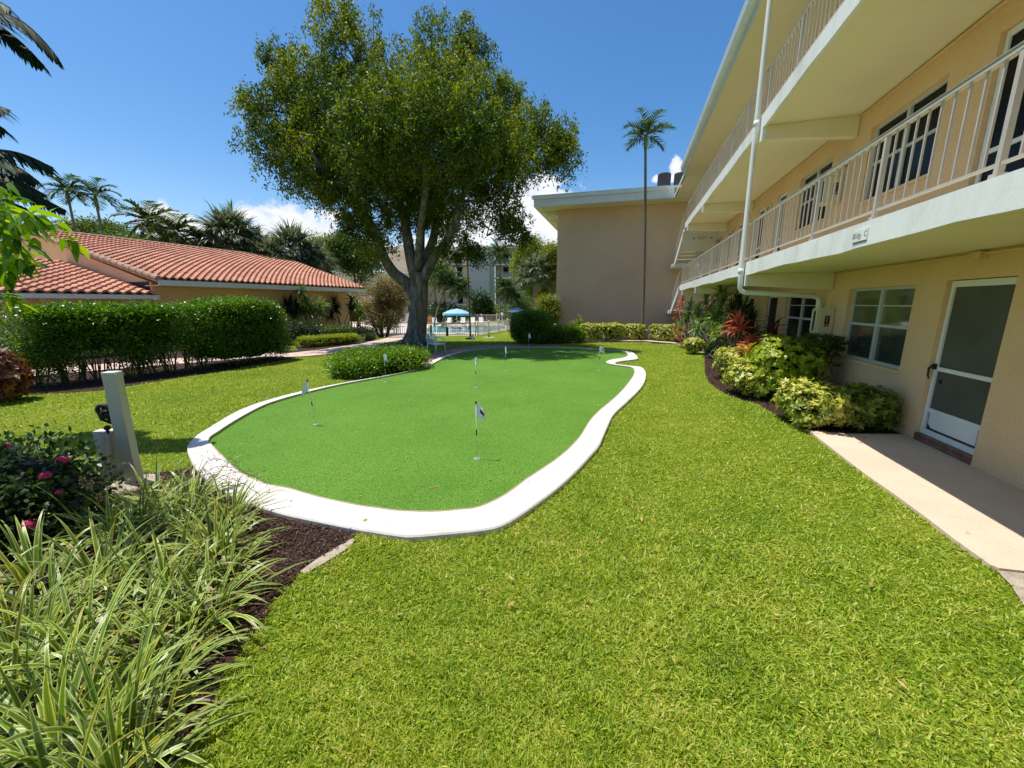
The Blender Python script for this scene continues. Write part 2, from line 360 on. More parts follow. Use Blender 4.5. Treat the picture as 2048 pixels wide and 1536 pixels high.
def lawnmat():
    """sheet under the blades: matches their mix so that it reads as lawn where blades thin out"""
    m, nt, b = new_mat('lawn_ground'); L = nt.links
    tc = N(nt, 'ShaderNodeTexCoord')
    n1 = N(nt, 'ShaderNodeTexNoise'); n1.inputs['Scale'].default_value = .55; n1.inputs['Detail'].default_value = 3; L.new(tc.outputs['Object'], n1.inputs['Vector'])
    n2 = N(nt, 'ShaderNodeTexNoise'); n2.inputs['Scale'].default_value = 45; n2.inputs['Detail'].default_value = 4; L.new(tc.outputs['Object'], n2.inputs['Vector'])
    r1 = ramp(nt, [(.3, (.115,.20,.013)), (.5, (.17,.25,.017)), (.72, (.24,.28,.03))]); L.new(n1.outputs['Fac'], r1.inputs['Fac'])
    r2 = ramp(nt, [(.3, (.18,.2,.18)), (.5, (.85,.85,.8)), (.7, (1.5,1.4,1.3))]); L.new(n2.outputs['Fac'], r2.inputs['Fac'])
    mx = N(nt, 'ShaderNodeMix', data_type='RGBA', blend_type='MULTIPLY'); mx.inputs['Factor'].default_value = 1
    L.new(r1.outputs['Color'], mx.inputs['A']); L.new(r2.outputs['Color'], mx.inputs['B'])
    L.new(mx.outputs['Result'], b.inputs['Base Color']); b.inputs['Roughness'].default_value = .9; b.inputs['Specular IOR Level'].default_value = .1
    bp = N(nt, 'ShaderNodeBump'); bp.inputs['Strength'].default_value = 1; bp.inputs['Distance'].default_value = .04
    L.new(n2.outputs['Fac'], bp.inputs['Height']); L.new(bp.outputs['Normal'], b.inputs['Normal'])
    return m
M['lawn'] = lawnmat()

# ---------------------------------------------------------------- foliage geometry
def unit(a): return a/np.maximum(np.linalg.norm(a, axis=1, keepdims=True), 1e-9)
def leaf_quads(C, D, Nn, L, W):
    """C base points, D axis, Nn approximate normal, L, W arrays -> verts, faces"""
    D = unit(D); s = unit(np.cross(D, Nn)); L = L[:, None]; W = W[:, None]
    nn = np.cross(s, D)
    V = np.stack([C, C+D*L*.45+s*W*.5+nn*W*.12, C+D*L, C+D*L*.45-s*W*.5+nn*W*.12], axis=1).reshape(-1, 3)
    F = np.arange(len(V)).reshape(-1, 4)
    return V, F
def cluster_leaves(centers, per, spread, L, W, droop=.5, outward=None):
    n = len(centers)*per
    C = np.repeat(centers, per, axis=0)+rng.normal(0, 1, (n, 3))*np.array(spread)
    D = rng.normal(0, 1, (n, 3)); D[:, 2] -= droop
    if outward is not None: D += np.repeat(outward, per, axis=0)*.9
    Nn = rng.normal(0, .6, (n, 3)); Nn[:, 2] += 1
    l = L*rng.uniform(.7, 1.25, n); w = W*rng.uniform(.75, 1.25, n)
    return leaf_quads(C, D, Nn, l, w)
def palmate(centers, normals, k, L, W):
    """k leaflets radiating round each outward normal"""
    n = len(centers); a = unit(np.cross(normals, rng.normal(0, 1, (n, 3)))); b = np.cross(normals, a)
    Vs = []; 
    for j in range(k):
        ang = 2*PI*j/k+rng.uniform(-.2, .2, n)
        D = a*np.cos(ang)[:, None]+b*np.sin(ang)[:, None]+normals*rng.uniform(-.1, .35, n)[:, None]
        V, F = leaf_quads(centers, D, normals, L*rng.uniform(.75, 1.2, n), W*rng.uniform(.8, 1.2, n)); Vs.append(V)
    V = np.concatenate(Vs); return V, np.arange(len(V)).reshape(-1, 4)
def superell(n, rx, ry, rz, p, lo=.78, hi=1.04, bottom=-1):
    d = unit(rng.normal(0, 1, (n*3, 3))); d = d[d[:, 2] > bottom][:n]
    n = len(d)
    if p > 3:     # spread evenly over a box-like body
        q = rng.uniform(-1, 1, (n, 3)); ax = rng.choice(3, n, p=np.array([ry*rz, rx*rz, rx*ry])/(ry*rz+rx*rz+rx*ry)); sgn = rng.choice([-1., 1.], n)
        q[np.arange(n), ax] = sgn; q[:, 2] = np.where(q[:, 2] < bottom, -q[:, 2], q[:, 2]); d = q
    s = (np.abs(d)**p).sum(1)**(-1/p)
    P = d*s[:, None]
    nrm = unit(np.sign(P)*np.abs(P)**(p-1)/np.array([rx, ry, rz]))
    P = P*rng.uniform(lo, hi, n)[:, None]*np.array([rx, ry, rz])
    return P, nrm
def ribbons(B, D, L, W, droop, K=5, twist=.4, curl=None, taper=1.0):
    """strap leaves. B base, D start dir, arrays. returns V,F,UV"""
    n = len(B); D = unit(D); up = np.array([0, 0, 1.0])
    s = np.cross(D, up); bad = np.linalg.norm(s, axis=1) < .05; s[bad] = [1, 0, 0]; s = unit(s)
    s = unit(s+rng.normal(0, twist*.5, (n, 3)))
    V = np.zeros((n, K+1, 2, 3)); P = B.copy(); d = D.copy(); step = (L/K)[:, None]
    for i in range(K+1):
        t = i/K
        wv = W*(min(1, .55+t*2.5))*(1-t**2.2*taper)
        if i == K: wv = W*.03
        V[:, i, 0] = P-s*wv[:, None]*.5; V[:, i, 1] = P+s*wv[:, None]*.5
        d = unit(d+np.array([0, 0, -1.0])*(droop/K)[:, None]*(0.4+1.2*t)); P = P+d*step
    F = []
    base = (np.arange(n)*(K+1)*2)[:, None]
    for i in range(K):
        F.append(base+np.array([[2*i, 2*i+1, 2*i+3, 2*i+2]]))
    F = np.concatenate(F); V = V.reshape(-1, 3)
    UV = np.tile(np.stack([np.tile([0., 1.], K+1), np.repeat(np.arange(K+1)/K, 2)], 1), (n, 1))
    return V, F, UV

def join_vf(parts):
    Vs, Fs = [], []; b = 0
    for V, F in parts: Vs.append(V); Fs.append(F+b); b += len(V)
    return np.concatenate(Vs), np.concatenate(Fs)

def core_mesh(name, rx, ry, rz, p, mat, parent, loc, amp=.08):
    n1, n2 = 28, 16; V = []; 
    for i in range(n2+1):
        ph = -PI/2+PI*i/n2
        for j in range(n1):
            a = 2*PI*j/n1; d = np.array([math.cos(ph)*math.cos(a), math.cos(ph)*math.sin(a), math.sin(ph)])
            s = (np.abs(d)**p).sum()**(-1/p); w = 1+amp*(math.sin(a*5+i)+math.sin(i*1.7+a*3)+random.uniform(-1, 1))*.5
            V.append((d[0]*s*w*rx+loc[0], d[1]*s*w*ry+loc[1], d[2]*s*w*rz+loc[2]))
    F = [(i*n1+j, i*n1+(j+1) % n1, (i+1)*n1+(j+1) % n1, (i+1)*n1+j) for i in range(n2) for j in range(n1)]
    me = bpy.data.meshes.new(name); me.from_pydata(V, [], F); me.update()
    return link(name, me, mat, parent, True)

def bush(name, label, cat, xy, r, mat, n=900, L=.07, W=.035, p=2.0, kind='leaf', k=6, rz_rot=0.0, stems=4, core=.80, base=0.0, group=None, z0=None, per=5, lumps=0.0, lo=.80):
    """r=(rx,ry,h)  h = full height"""
    zg = tz(xy[1]) if z0 is None else z0
    t = thing(name, label, cat, (xy[0], xy[1], zg), rz_rot, group)
    hz = (r[2]-base)/2; cz = base+hz
    P, nr = superell(n, r[0], r[1], hz, p, bottom=-.93, lo=lo)
    if lumps:
        ph = rng.uniform(0, 6, 3); w = 1+lumps*(np.sin(P[:, 0]/r[0]*5+ph[0])*np.sin(P[:, 2]/hz*3+ph[1])+np.sin(P[:, 1]/r[1]*4+ph[2])*.6)
        P = P*w[:, None]
    if p > 3 or r[0] > 1.0:
        st_ = rng.uniform(0, 1, len(P)) < .05; P[st_] *= rng.uniform(1.0, 1.13, (int(st_.sum()), 1))
    P[:, 2] += cz
    if kind == 'palmate': V, F = palmate(P, unit(nr+rng.normal(0, .35, nr.shape)+np.array([0, 0, .3])), k, L, W)
    else: V, F = cluster_leaves(P, per, (L*.9, L*.9, L*.8), L, W, .1, nr)
    link('foliage', fast_mesh('foliage', V, F), mat, t)
    if core: core_mesh('shaded_twig_core', r[0]*core, r[1]*core, hz*core, p, M['core'], t, (0, 0, cz))  # dark body makes the leaf gaps look shaded
    if stems:
        mb = MB()
        for i in range(stems):
            a = random.uniform(0, 6.28); x, y = math.cos(a)*r[0]*.25, math.sin(a)*r[1]*.25
            mb.tube([(x*.4, y*.4, -.02), (x, y, base+hz*.4), (x*2.2, y*2.2, cz+hz*.3)], [.022, .016, .008], 6)
        mb.build('stems', M['stem'], t)
    return t

# ---------------------------------------------------------------- SETTING: ground
def sheet(name, poly, z, mat, follow=False, kind='structure', thick=0.0):
    """flat polygon sheet; with follow the sheet hugs the terrain"""
    import bmesh
    bm = bmesh.new()
    vs = [bm.verts.new((p[0], p[1], 0)) for p in poly]
    f = bm.faces.new(vs)
    bmesh.ops.triangulate(bm, faces=[f])
    if follow:
        ys = [p[1] for p in poly]; y = math.floor(min(ys))+.5
        while y < max(ys):
            if 16 < y < 40:
                bmesh.ops.bisect_plane(bm, geom=bm.verts[:]+bm.edges[:]+bm.faces[:], plane_co=(0, y, 0), plane_no=(0, 1, 0))
            y += .5
    for v in bm.verts: v.co.z = z+(tz(v.co.y) if follow else 0)
    if thick:
        g = bmesh.ops.extrude_face_region(bm, geom=bm.faces[:])
        for e in g['geom']:
            if isinstance(e, bmesh.types.BMVert): e.co.z -= thick
    bmesh.ops.recalc_face_normals(bm, faces=bm.faces)
    me = bpy.data.meshes.new(name); bm.to_mesh(me); bm.free()
    o = link(name, me, mat)
    if kind: o['kind'] = kind
    return o

xs = np.unique(np.concatenate([np.linspace(-400, -40, 10), np.linspace(-40, 40, 41), np.linspace(40, 400, 10)]))
ys = np.unique(np.concatenate([[-60, -20], np.linspace(-4, 16, 11), np.linspace(16, 40, 49), np.linspace(42, 100, 8), np.linspace(120, 900, 8)]))
XX, YY = np.meshgrid(xs, ys); ZZ = terrain(YY)
V = np.stack([XX.ravel(), YY.ravel(), ZZ.ravel()], 1); nx = len(xs)
F = np.array([(j*nx+i, j*nx+i+1, (j+1)*nx+i+1, (j+1)*nx+i) for j in range(len(ys)-1) for i in range(nx-1)])
g = link('ground', fast_mesh('ground', V, F), M['lawn'], smooth=True); g['kind'] = 'structure'

inner_px = [(418,881),(438,866),(469,845.5),(516,819),(555,803.5),(614,787),(672,773),(721,763.5),(760,756.6),(800,749),(823,743.4),(847,737),(862.5,731),(875,724),(897,713.7),(922,706),(948,701),(980,698),(1003,696.4),(1050,695.2),(1120,695.8),(1159,697.6),(1217,700.5),(1241,703),(1253,707.5),(1255,713),(1243,717.5),(1225,720.2),(1213,724),(1214,728.2),(1227,731),(1246.5,733.8),(1261,736),(1268,741),(1268,750),(1261,762),(1246.5,780.6),(1225,802),(1203.5,819.7),(1184,839),(1172,857),(1160,876.3),(1135,903.7),(1102,930),(1054,962),(1011,994),(960,1018.5),(917,1025),(864,1029),(800,1027),(756,1021.5),(712,1015),(634,998),(576,981),(527,971),(478,947),(447,917.6),(428,898)]
outer_px = [(376.6,892),(381.5,883.6),(396,869),(418.6,855),(477,821),(536,799.6),(604,782),(672.5,768),(760,752.7),(800,745.8),(845,732.5),(859,724.7),(878,715.3),(909,706),(948,699),(987.5,695.6),(1034,693.8),(1120,693.8),(1158.6,695.2),(1217,698.6),(1246.5,700.8),(1262,703.3),(1270,708),(1275.4,714.5),(1272,717.7),(1246.5,721),(1231,724.4),(1233,728),(1256,730.8),(1281,733.6),(1289,740),(1291.4,749.4),(1287.5,765),(1276,780.6),(1256,800),(1240.6,813.8),(1225,829.5),(1215,849),(1205.5,870.5),(1195.7,892),(1178,911.5),(1153,938.8),(1112.5,975),(1054,1018),(1003,1048),(956,1058),(878,1065.8),(829,1069.7),(800,1068.5),(712.5,1055),(634,1039.6),(566,1025),(507,1006),(464.5,988),(429,967),(408,950),(389,928.5),(378.6,905)]
inner = [tuple(p) for p in smooth_pts([G(x, y, .025) for x, y in inner_px], 3, True)]
outer = [tuple(p) for p in smooth_pts([G(x, y, .055) for x, y in outer_px], 3, True)]
sheet('putting_green', inner, .022, M['turf'])

def curb_mesh():
    """ring between the two outlines, 55 mm high, bevelled outer edge"""
    import bmesh
    from mathutils.geometry import tessellate_polygon
    no, ni = len(outer), len(inner)
    tri = tessellate_polygon([[Vector((x, y, 0)) for x, y in outer], [Vector((x, y, 0)) for x, y in inner]])
    allp = outer+inner
    V = [(x, y, .055) for x, y in allp]; Fc = [tuple(t) for t in tri]
    # drop triangles lying inside the green (tessellation keeps the hole open) and add the sides
    b = len(V)
    cx = np.array(outer); nrm = np.roll(cx, -1, 0)-np.roll(cx, 1, 0); nrm = np.stack([nrm[:, 1], -nrm[:, 0]], 1); nrm /= np.linalg.norm(nrm, axis=1)[:, None]
    area = 0.5*np.sum(cx[:, 0]*np.roll(cx[:, 1], -1)-np.roll(cx[:, 0], -1)*cx[:, 1])
    if area < 0: nrm = -nrm
    for (x, y), (a, c) in zip(outer, nrm): V.append((x+a*.012, y+c*.012, .042))
    for (x, y), (a, c) in zip(outer, nrm): V.append((x+a*.014, y+c*.014, -.06))
    for i in range(no):
        j = (i+1) % no; Fc.append((i, j, b+j, b+i)); Fc.append((b+i, b+j, b+no+j, b+no+i))
    c = len(V)
    for x, y in inner: V.append((x, y, 0.0))
    for i in range(ni):
        j = (i+1) % ni; Fc.append((no+i, no+j, c+j, c+i))
    me = bpy.data.meshes.new('green_border'); me.from_pydata(V, [], Fc); me.update()
    bm = bmesh.new(); bm.from_mesh(me); bmesh.ops.recalc_face_normals(bm, faces=bm.faces); bm.to_mesh(me); bm.free()
    o = link('green_border', me, M['curb']); o['kind'] = 'structure'
curb_mesh()
ti = MB()
for i in range(len(inner)):
    a = inner[i]; b = inner[(i+1) % len(inner)]; ti.beam((*a, .054), (*b, .054), .012, .010)
o_ = ti.build('turf_edge_seam', M['seam']); o_['kind'] = 'structure'
walk_px = [(1617,860),(1669,900.7),(1726.7,945),(1786.6,986.7),(1846.5,1030),(1911.6,1080),(1963.6,1117),(1980,1129),(1998,1136),(2050,1142),(2300,1170),(2600,1200)]
walkL = [G(x, y, .03) for x, y in walk_px]
wv = 3.9
walk = walkL+[uv2w(-3, 2.4), uv2w(-3, wv), uv2w(6.75, wv), G(1799, 868, .03), G(1690, 867, .03)]
walk = walkL[:11]+[uv2w(-2.5, 2.25), uv2w(-2.5, wv), uv2w(6.62, wv), G(1799, 868, .03), G(1690, 867, .03)]
sheet('walkway', walk, .03, M['walk'], thick=.08)
bedR_px = [(1409,700),(1409,720),(1410,746),(1416.5,764),(1440,782),(1467.5,795),(1498.5,804),(1517,809.6),(1544,826),(1580.6,846),(1604,857),(1617,861)]
bedR = [G(x, y) for x, y in bedR_px]+[G(1690, 868), G(1799, 870), uv2w(6.5, wv), uv2w(22, wv), uv2w(22, 1.4), uv2w(19.4, 1.2), G(1372, 689), G(1395, 691), G(1407, 697)]
bedR = bedR
sheet('mulch_bed_right', bedR, .008, M['mulch'])
bedL_px = [(395,925),(388,934),(345,943),(300,948),(200,950),(120,940),(-60,860),(-400,900),(-900,1100),(-900,1700),(330,1560),(363,1521),(412.5,1438),(445.6,1355.5),(487,1293),(528,1243.7),(545,1206),(562,1189),(595,1152),(630.5,1124.6),(704.7,1079.7),(722,1064),(700,1040),(566,1010),(450,960)]
bedL = [G(x, y, .0) for x, y in bedL_px]
sheet('mulch_bed_left', bedL, .008, M['mulch'])
dirt = [G(x, y, .0) for x, y in [(1985,1136),(2050,1143),(2200,1160),(2300,1330),(2075,1235),(2048,1215),(2020,1172)]]
sheet('dirt_patch', dirt, .012, M['sand'])
sand1 = [G(x, y, 0) for x, y in [(600,1146),(632,1122),(706,1078),(712,1083),(690,1103),(650,1128),(612,1150)]]
sheet('sandy_edge', sand1, .0125, M['sand'])
brick = [G(x, y, 0) for x, y in [(800,742),(838,728),(852,716),(866,706),(909,697.5),(956,692.3),(1003,689.3),(1060,689.5),(1115,691),(1120,696),(1034,697),(948,702),(909,709),(878,719),(859,728),(845,737)]]
sheet('brick_path', brick, .009, M['paver'])
ppx_u = [(562,709.5),(622,703),(727,688),(758,681),(786,672.5),(818,666)]
ppx_l = [(846,668),(815,677),(785,684),(758,691),(716,700),(664,709),(612,714)]
pathL = [G(x, y) for x, y in ppx_u+ppx_l]
e0 = G(590, 712)
pathL2 = [G(562,709.5), G(612,714), (-9.0, 12.9), (-11.3, 10.9), (-14.2, 8.6), (-15.6, 10.0), (-12.2, 12.4), (-9.6, 15.0)]
sheet('garden_path', pathL, .03, M['pinkpaver'], follow=True)
sheet('rear_path', [G(612,714), G(562,709.5), (-9.3, 15.2), (-12.4, 12.0), (-17.0, 7.4), (-15.8, 6.3), (-11.5, 10.7), (-8.9, 13.2)], .026, M['pinkpaver'])
hedgebed = [G(x, y) for x, y in [(-60,797),(200,782),(340,759),(470,738),(590,716)]]+[(-8.4, 15.6), (-13.4, 15.5), (-20, 8.0), (-17, 5.5)]
sheet('hedge_bed', hedgebed, .010, M['mulch'])
strip = [G(x, y, 0) for x, y in [(1204,680.5),(1290,680.6),(1340,683.3),(1372,688.5),(1397,691.5),(1408.5,699),(1408,706),(1392,704.5),(1375,692),(1340,686.2),(1290,682.4),(1204,682.3)]]
sheet('edge_path', strip, .012, M['walk'])
bedW = [G(x, y, 0) for x, y in [(1075,688.5),(1130,686.5),(1204,682.5),(1290,680.5),(1372,688)]]+[uv2w(27.6, 4.0), uv2w(27.6, -4.8), uv2w(22, -4.7)]
bedW = [(a, b) for a, b in bedW]
sheet('mulch_bed_wing', bedW, .007, M['mulch'], follow=True)
treebed = [G(x, y) for x, y in [(590,693),(600,707),(700,699),(755,690),(760,684),(720,672),(640,670)]]
sheet('mulch_bed_house', treebed, .012, M['mulch'], follow=True)
deckpoly = [(-26, 37.2), (-3.3, 37.2), (1.5, 49.5), (6, 49.7), (8, 66), (-26, 66)]
sheet('pool_deck', deckpoly, -1.15+.01, M['deck'])
pool = [(-10.0, 41), (-2.6, 41), (-2.0, 44), (-.8, 47), (-1.0, 52.5), (-10.5, 52.5)]
sheet('pool_water', pool, -1.15+.016, M['water'])

# masks for scattering
def pip(poly, x, y):
    c = np.zeros(len(x), bool); n = len(poly); j = n-1
    for i in range(n):
        xi, yi = poly[i]; xj, yj = poly[j]
        m = ((yi > y) != (yj > y))
        with np.errstate(divide='ignore', invalid='ignore'):
            m &= x < (xj-xi)*(y-yi)/((yj-yi) if yj != yi else 1e-9)+xi
        c ^= m; j = i
    return c
masks = [outer, walk, bedR, bedL, dirt, sand1, brick, pathL, hedgebed, bedW, treebed, pathL2]

# ---------------------------------------------------------------- grass (density follows the distance, as lawns need it)
def scatter_fan(n, r0, r1):
    r = np.exp(rng.uniform(math.log(r0), math.log(r1), n)); a = rng.uniform(-1.08, 1.08, n)
    x = r*np.sin(a); y = r*np.cos(a)
    u = x*UX+y*UY; v = x*VX+y*VY
    ok = v < 3.8
    for p in masks: ok &= ~pip(p, x, y)
    return x[ok], y[ok], r[ok]
def grass(name, n, r0, r1, K, Ls, Ws, lean):
    x, y, r = scatter_fan(n, r0, r1); n = len(x)
    B = np.stack([x, y, terrain(y)-.004], 1)
    D = rng.normal(0, lean, (n, 3)); D[:, 2] = np.abs(D[:, 2])*.4+.75
    cl = (np.sin(x*2.1+1.3*np.sin(y*1.7))+np.sin(y*2.9+x*.8))*.12+1+(np.sin(x*17+3*np.sin(y*13))*np.sin(y*19+2*np.sin(x*11)))*.30
    L = rng.uniform(*Ls, n)*cl; W = rng.uniform(*Ws, n)*(1+r*.16)
    V, F, UV = ribbons(B, D, L, W, rng.uniform(.3, 1.6, n), K, 1.4)
    o = link(name, fast_mesh(name, V, F), M['grass']); tag(o, 'short green lawn grass around the putting green', 'grass', kind='stuff')
grass('grass', 500000, .95, 24, 2, (.028, .060), (.0046, .0086), .72)

# mulch chips, dead leaves, turf debris
def chips(poly, n, name, mat, L, W, z=.012, label='loose brown mulch chips in the planting beds', cat='mulch'):
    P = np.array(poly); lo, hi = P.min(0), P.max(0)
    x = rng.uniform(max(lo[0], -7), min(hi[0], 12), n); y = rng.uniform(max(lo[1], .6), min(hi[1], 20), n)
    k = pip(poly, x, y); x, y = x[k], y[k]; m = len(x)
    D = rng.normal(0, 1, (m, 3)); D[:, 2] *= .35; Nn = rng.normal(0, .5, (m, 3)); Nn[:, 2] += 1
    V, F = leaf_quads(np.stack([x, y, np.full(m, z)+rng.uniform(0, .014, m)+terrain(y)], 1), D, Nn, rng.uniform(L*.5, L*1.4, m), rng.uniform(W*.5, W*1.4, m))
    o = link(name, fast_mesh(name, V, F), mat); tag(o, label, cat, kind='stuff')
chips(bedL, 90000, 'mulch_chips', M['chip'], .035, .011)
chips(bedR, 60000, 'mulch_chips', M['chip'], .04, .014)
def litter():
    parts = []
    for (x0, x1, y0, y1, n, L, W, z) in [(-4, 3.5, 3.3, 15.5, 420, .022, .010, .03), (-1.5, 4.2, 1.3, 4.5, 60, .055, .018, .05), (-7, 5, 3, 16, 160, .05, .018, .05)]:
        x = rng.uniform(x0, x1, n); y = rng.uniform(y0, y1, n)
        D = rng.normal(0, 1, (n, 3)); D[:, 2] *= .2; Nn = rng.normal(0, .35, (n, 3)); Nn[:, 2] += 1
        zz = np.where(pip(outer, x, y), .032, .045); zz = np.where(pip(outer, x, y) & ~pip(inner, x, y), .06, zz)
        parts.append(leaf_quads(np.stack([x, y, zz], 1), D, Nn, rng.uniform(L*.5, L*1.4, n), rng.uniform(W*.6, W*1.3, n)))
    V, F = join_vf(parts)
    o = link('fallen_leaves', fast_mesh('fallen_leaves', V, F), M['deadleaf']); tag(o, 'small dry leaves and petals scattered over turf and lawn', 'leaves', kind='stuff')
litter()
exec_parts = True

# ================================================================ APARTMENT BLOCK (right); local axes: x = v (away from lawn), y = u (along), z
W0 = 3.876; O = (W0, 8.0, 0.0)
ox, oy = uv2w(O[1], O[0])
apt = thing('apartment_building', 'three storey peach apartment block with white balcony slabs and railings at the right', 'building', (ox, oy, 0), -TH)
def B(): return MB(O)
U0, U1 = -5.0, 22.2; S1, S2, S3 = 2.44, 5.18, 7.92; T1, T2 = 2.66, 5.40; VE = 2.34

def wall_open(mb, v, ua, ub, za, zb, ops, depth):
    us = sorted({ua, ub, *[o[0] for o in ops], *[o[1] for o in ops]}); zs = sorted({za, zb, *[o[2] for o in ops], *[o[3] for o in ops]})
    for i in range(len(us)-1):
        for j in range(len(zs)-1):
            cu, cz = (us[i]+us[i+1])/2, (zs[j]+zs[j+1])/2
            if any(o[0] < cu < o[1] and o[2] < cz < o[3] for o in ops): continue
            mb.add([(v, us[i], zs[j]), (v, us[i], zs[j+1]), (v, us[i+1], zs[j+1]), (v, us[i+1], zs[j])], [(0, 1, 2, 3)])
    for a, b, c, d in ops:
        mb.add([(v, a, c), (v, a, d), (v+depth, a, d), (v+depth, a, c)], [(0, 1, 2, 3)])
        mb.add([(v, b, c), (v, b, d), (v+depth, b, d), (v+depth, b, c)], [(3, 2, 1, 0)])
        mb.add([(v, a, d), (v, b, d), (v+depth, b, d), (v+depth, a, d)], [(0, 1, 2, 3)])
        mb.add([(v, a, c), (v, b, c), (v+depth, b, c), (v+depth, a, c)], [(3, 2, 1, 0)])
win1 = [(7.02, 8.76, .88, 2.10), (10.05, 11.75, .92, 2.07), (15.9, 17.3, .92, 2.07), (19.6, 21.2, .92, 2.07)]
dor1 = [(5.50, 6.46, 0.0, 2.13), (12.35, 13.20, 0.0, 2.08), (14.45, 15.2, 0, 2.08)]
win2 = [(7.20, 8.93, 3.59, 4.80), (10.27, 11.88, 3.59, 4.80), (20.2, 21.6, 3.62, 4.76)]
dor2 = [(5.55, 6.46, 2.66, 4.84), (12.72, 13.42, 2.66, 4.78), (14.5, 15.2, 2.66, 4.78), (17.0, 17.6, 2.66, 4.78), (18.6, 19.25, 2.66, 4.78)]
win3 = [(7.2, 8.93, 6.33, 7.54), (10.27, 11.88, 6.33, 7.54), (17.2, 18.8, 6.33, 7.54)]
dor3 = [(12.72, 13.42, 5.40, 7.5), (14.5, 15.2, 5.40, 7.5)]
DPT = .14
w = B()
wall_open(w, W0, U0, U1, -.2, S1+.3, win1+dor1, DPT)
wall_open(w, W0, U0, U1, S1+.3, S2+.3, win2+dor2, DPT)
wall_open(w, W0, U0, U1, S2+.3, S3+.3, win3+dor3, DPT)
w.box((W0+.18, U0, -.2), (W0+8.5, U1, S3+.3))
w.build('wall', M['peach'], apt)
# slabs with white edge
for z0, z1 in ((S1, T1), (S2, T2)):
    sl = B(); sl.box((VE+.02, U0, z0+.004), (W0-.002, 20.4, z1)); sl.build('balcony_floor', M['soffit'], apt)
    e = B(); 
    nseg = 60
    for k in range(nseg):   # slightly wavy poured concrete edge
        ua, ub = U0+(20.4-U0)*k/nseg, U0+(20.4-U0)*(k+1)/nseg
        wa = lambda q: .012*math.sin(q*1.9)+.006*math.sin(q*5.3)
        x0, x1 = VE-.03, VE+.03
        e.add([(x0, ua, z0-.015+wa(ua)), (x1, ua, z0-.015+wa(ua)), (x1, ua, z1+.012), (x0, ua, z1+.012),
               (x0, ub, z0-.015+wa(ub)), (x1, ub, z0-.015+wa(ub)), (x1, ub, z1+.012), (x0, ub, z1+.012)],
              [(0, 4, 7, 3), (3, 7, 6, 2), (0, 1, 5, 4), (1, 2, 6, 5)] + ([(0, 3, 2, 1)] if k == 0 else []) + ([(4, 5, 6, 7)] if k == nseg-1 else []))
    e.build('slab_edge', M['white'], apt)
# cross beams that taper to the tip
for uu in (9.45, 15.8, 19.45, 2.9):
    for z0 in (S1, S2):
        b = B(); hw = .075 if uu < 19 else .11; dr = .30; dt = .24
        vs = []
        for y in (uu-hw, uu+hw):
            vs += [(VE+.035, y, z0-dt), (W0-.01, y, z0-dr-.04), (W0-.01, y, z0), (VE+.035, y, z0)]
        b.add(vs, [(0, 1, 2, 3), (7, 6, 5, 4), (0, 4, 5, 1), (1, 5, 6, 2), (3, 2, 6, 7), (0, 3, 7, 4)])
        b.build('beam', M['soffit'], apt)
        c = B(); c.box((VE-.028, uu-hw-.004, z0-dt-.004), (VE+.03, uu+hw+.004, z0-.02)); c.build('beam_end', M['white'], apt)
# deep end beams with EXIT lettering
for z0 in (S1, S2):
    b = B(); b.box((VE+.1, 21.85, z0-.82), (W0, 22.1, z0+.1)); b.build('end_beam', M['soffit'], apt)
# conduits under ceilings
for z0 in (S1, S2):
    b = B(); b.box((W0-.035, U0, z0-.055), (W0-.003, 9.35, z0-.03))
    b.box((W0-.035, 9.55, z0-.055), (W0-.003, 21.8, z0-.03)); b.box((W0-.075, 5.93, z0-.10), (W0-.003, 6.08, z0-.012)); b.build('conduit', M['peach'], apt)
# roof
r = B(); r.box((2.30, U0, S3), (W0-.003, U1, S3+.02)); r.box((W0+.003, U0+.0, S3+.32), (13, U1, S3+.45)); r.build('ceiling', M['soffit'], apt)
r = B(); r.box((2.27, U0, S3-.01), (2.298, U1+.03, S3+.30)); r.box((2.30, U1+.003, S3-.01), (5.0, U1+.03, S3+.30)); r.build('fascia', M['alu'], apt)
r = B(); r.box((2.30, U0, S3+.32), (W0+.002, U1, S3+.44)); r.build('roof', M['roofmemb'], apt)
r = B()
for a, b_ in (((2.12, S3+.20), (2.14, S3+.34)), ):
    pass
r.add([(2.262, U0, S3+.16), (2.18, U0, S3+.16), (2.13, U0, S3+.25), (2.10, U0, S3+.40), (2.12, U0, S3+.41), (2.15, U0, S3+.27), (2.19, U0, S3+.19), (2.262, U0, S3+.19),
       (2.262, U1, S3+.16), (2.18, U1, S3+.16), (2.13, U1, S3+.25), (2.10, U1, S3+.40), (2.12, U1, S3+.41), (2.15, U1, S3+.27), (2.19, U1, S3+.19), (2.262, U1, S3+.19)],
      [(i, (i+1) % 8, (i+1) % 8+8, i+8) for i in range(8)]+[(7, 6, 5, 4, 3, 2, 1, 0), (8, 9, 10, 11, 12, 13, 14, 15)])
r.build('gutter', M['trim'], apt)
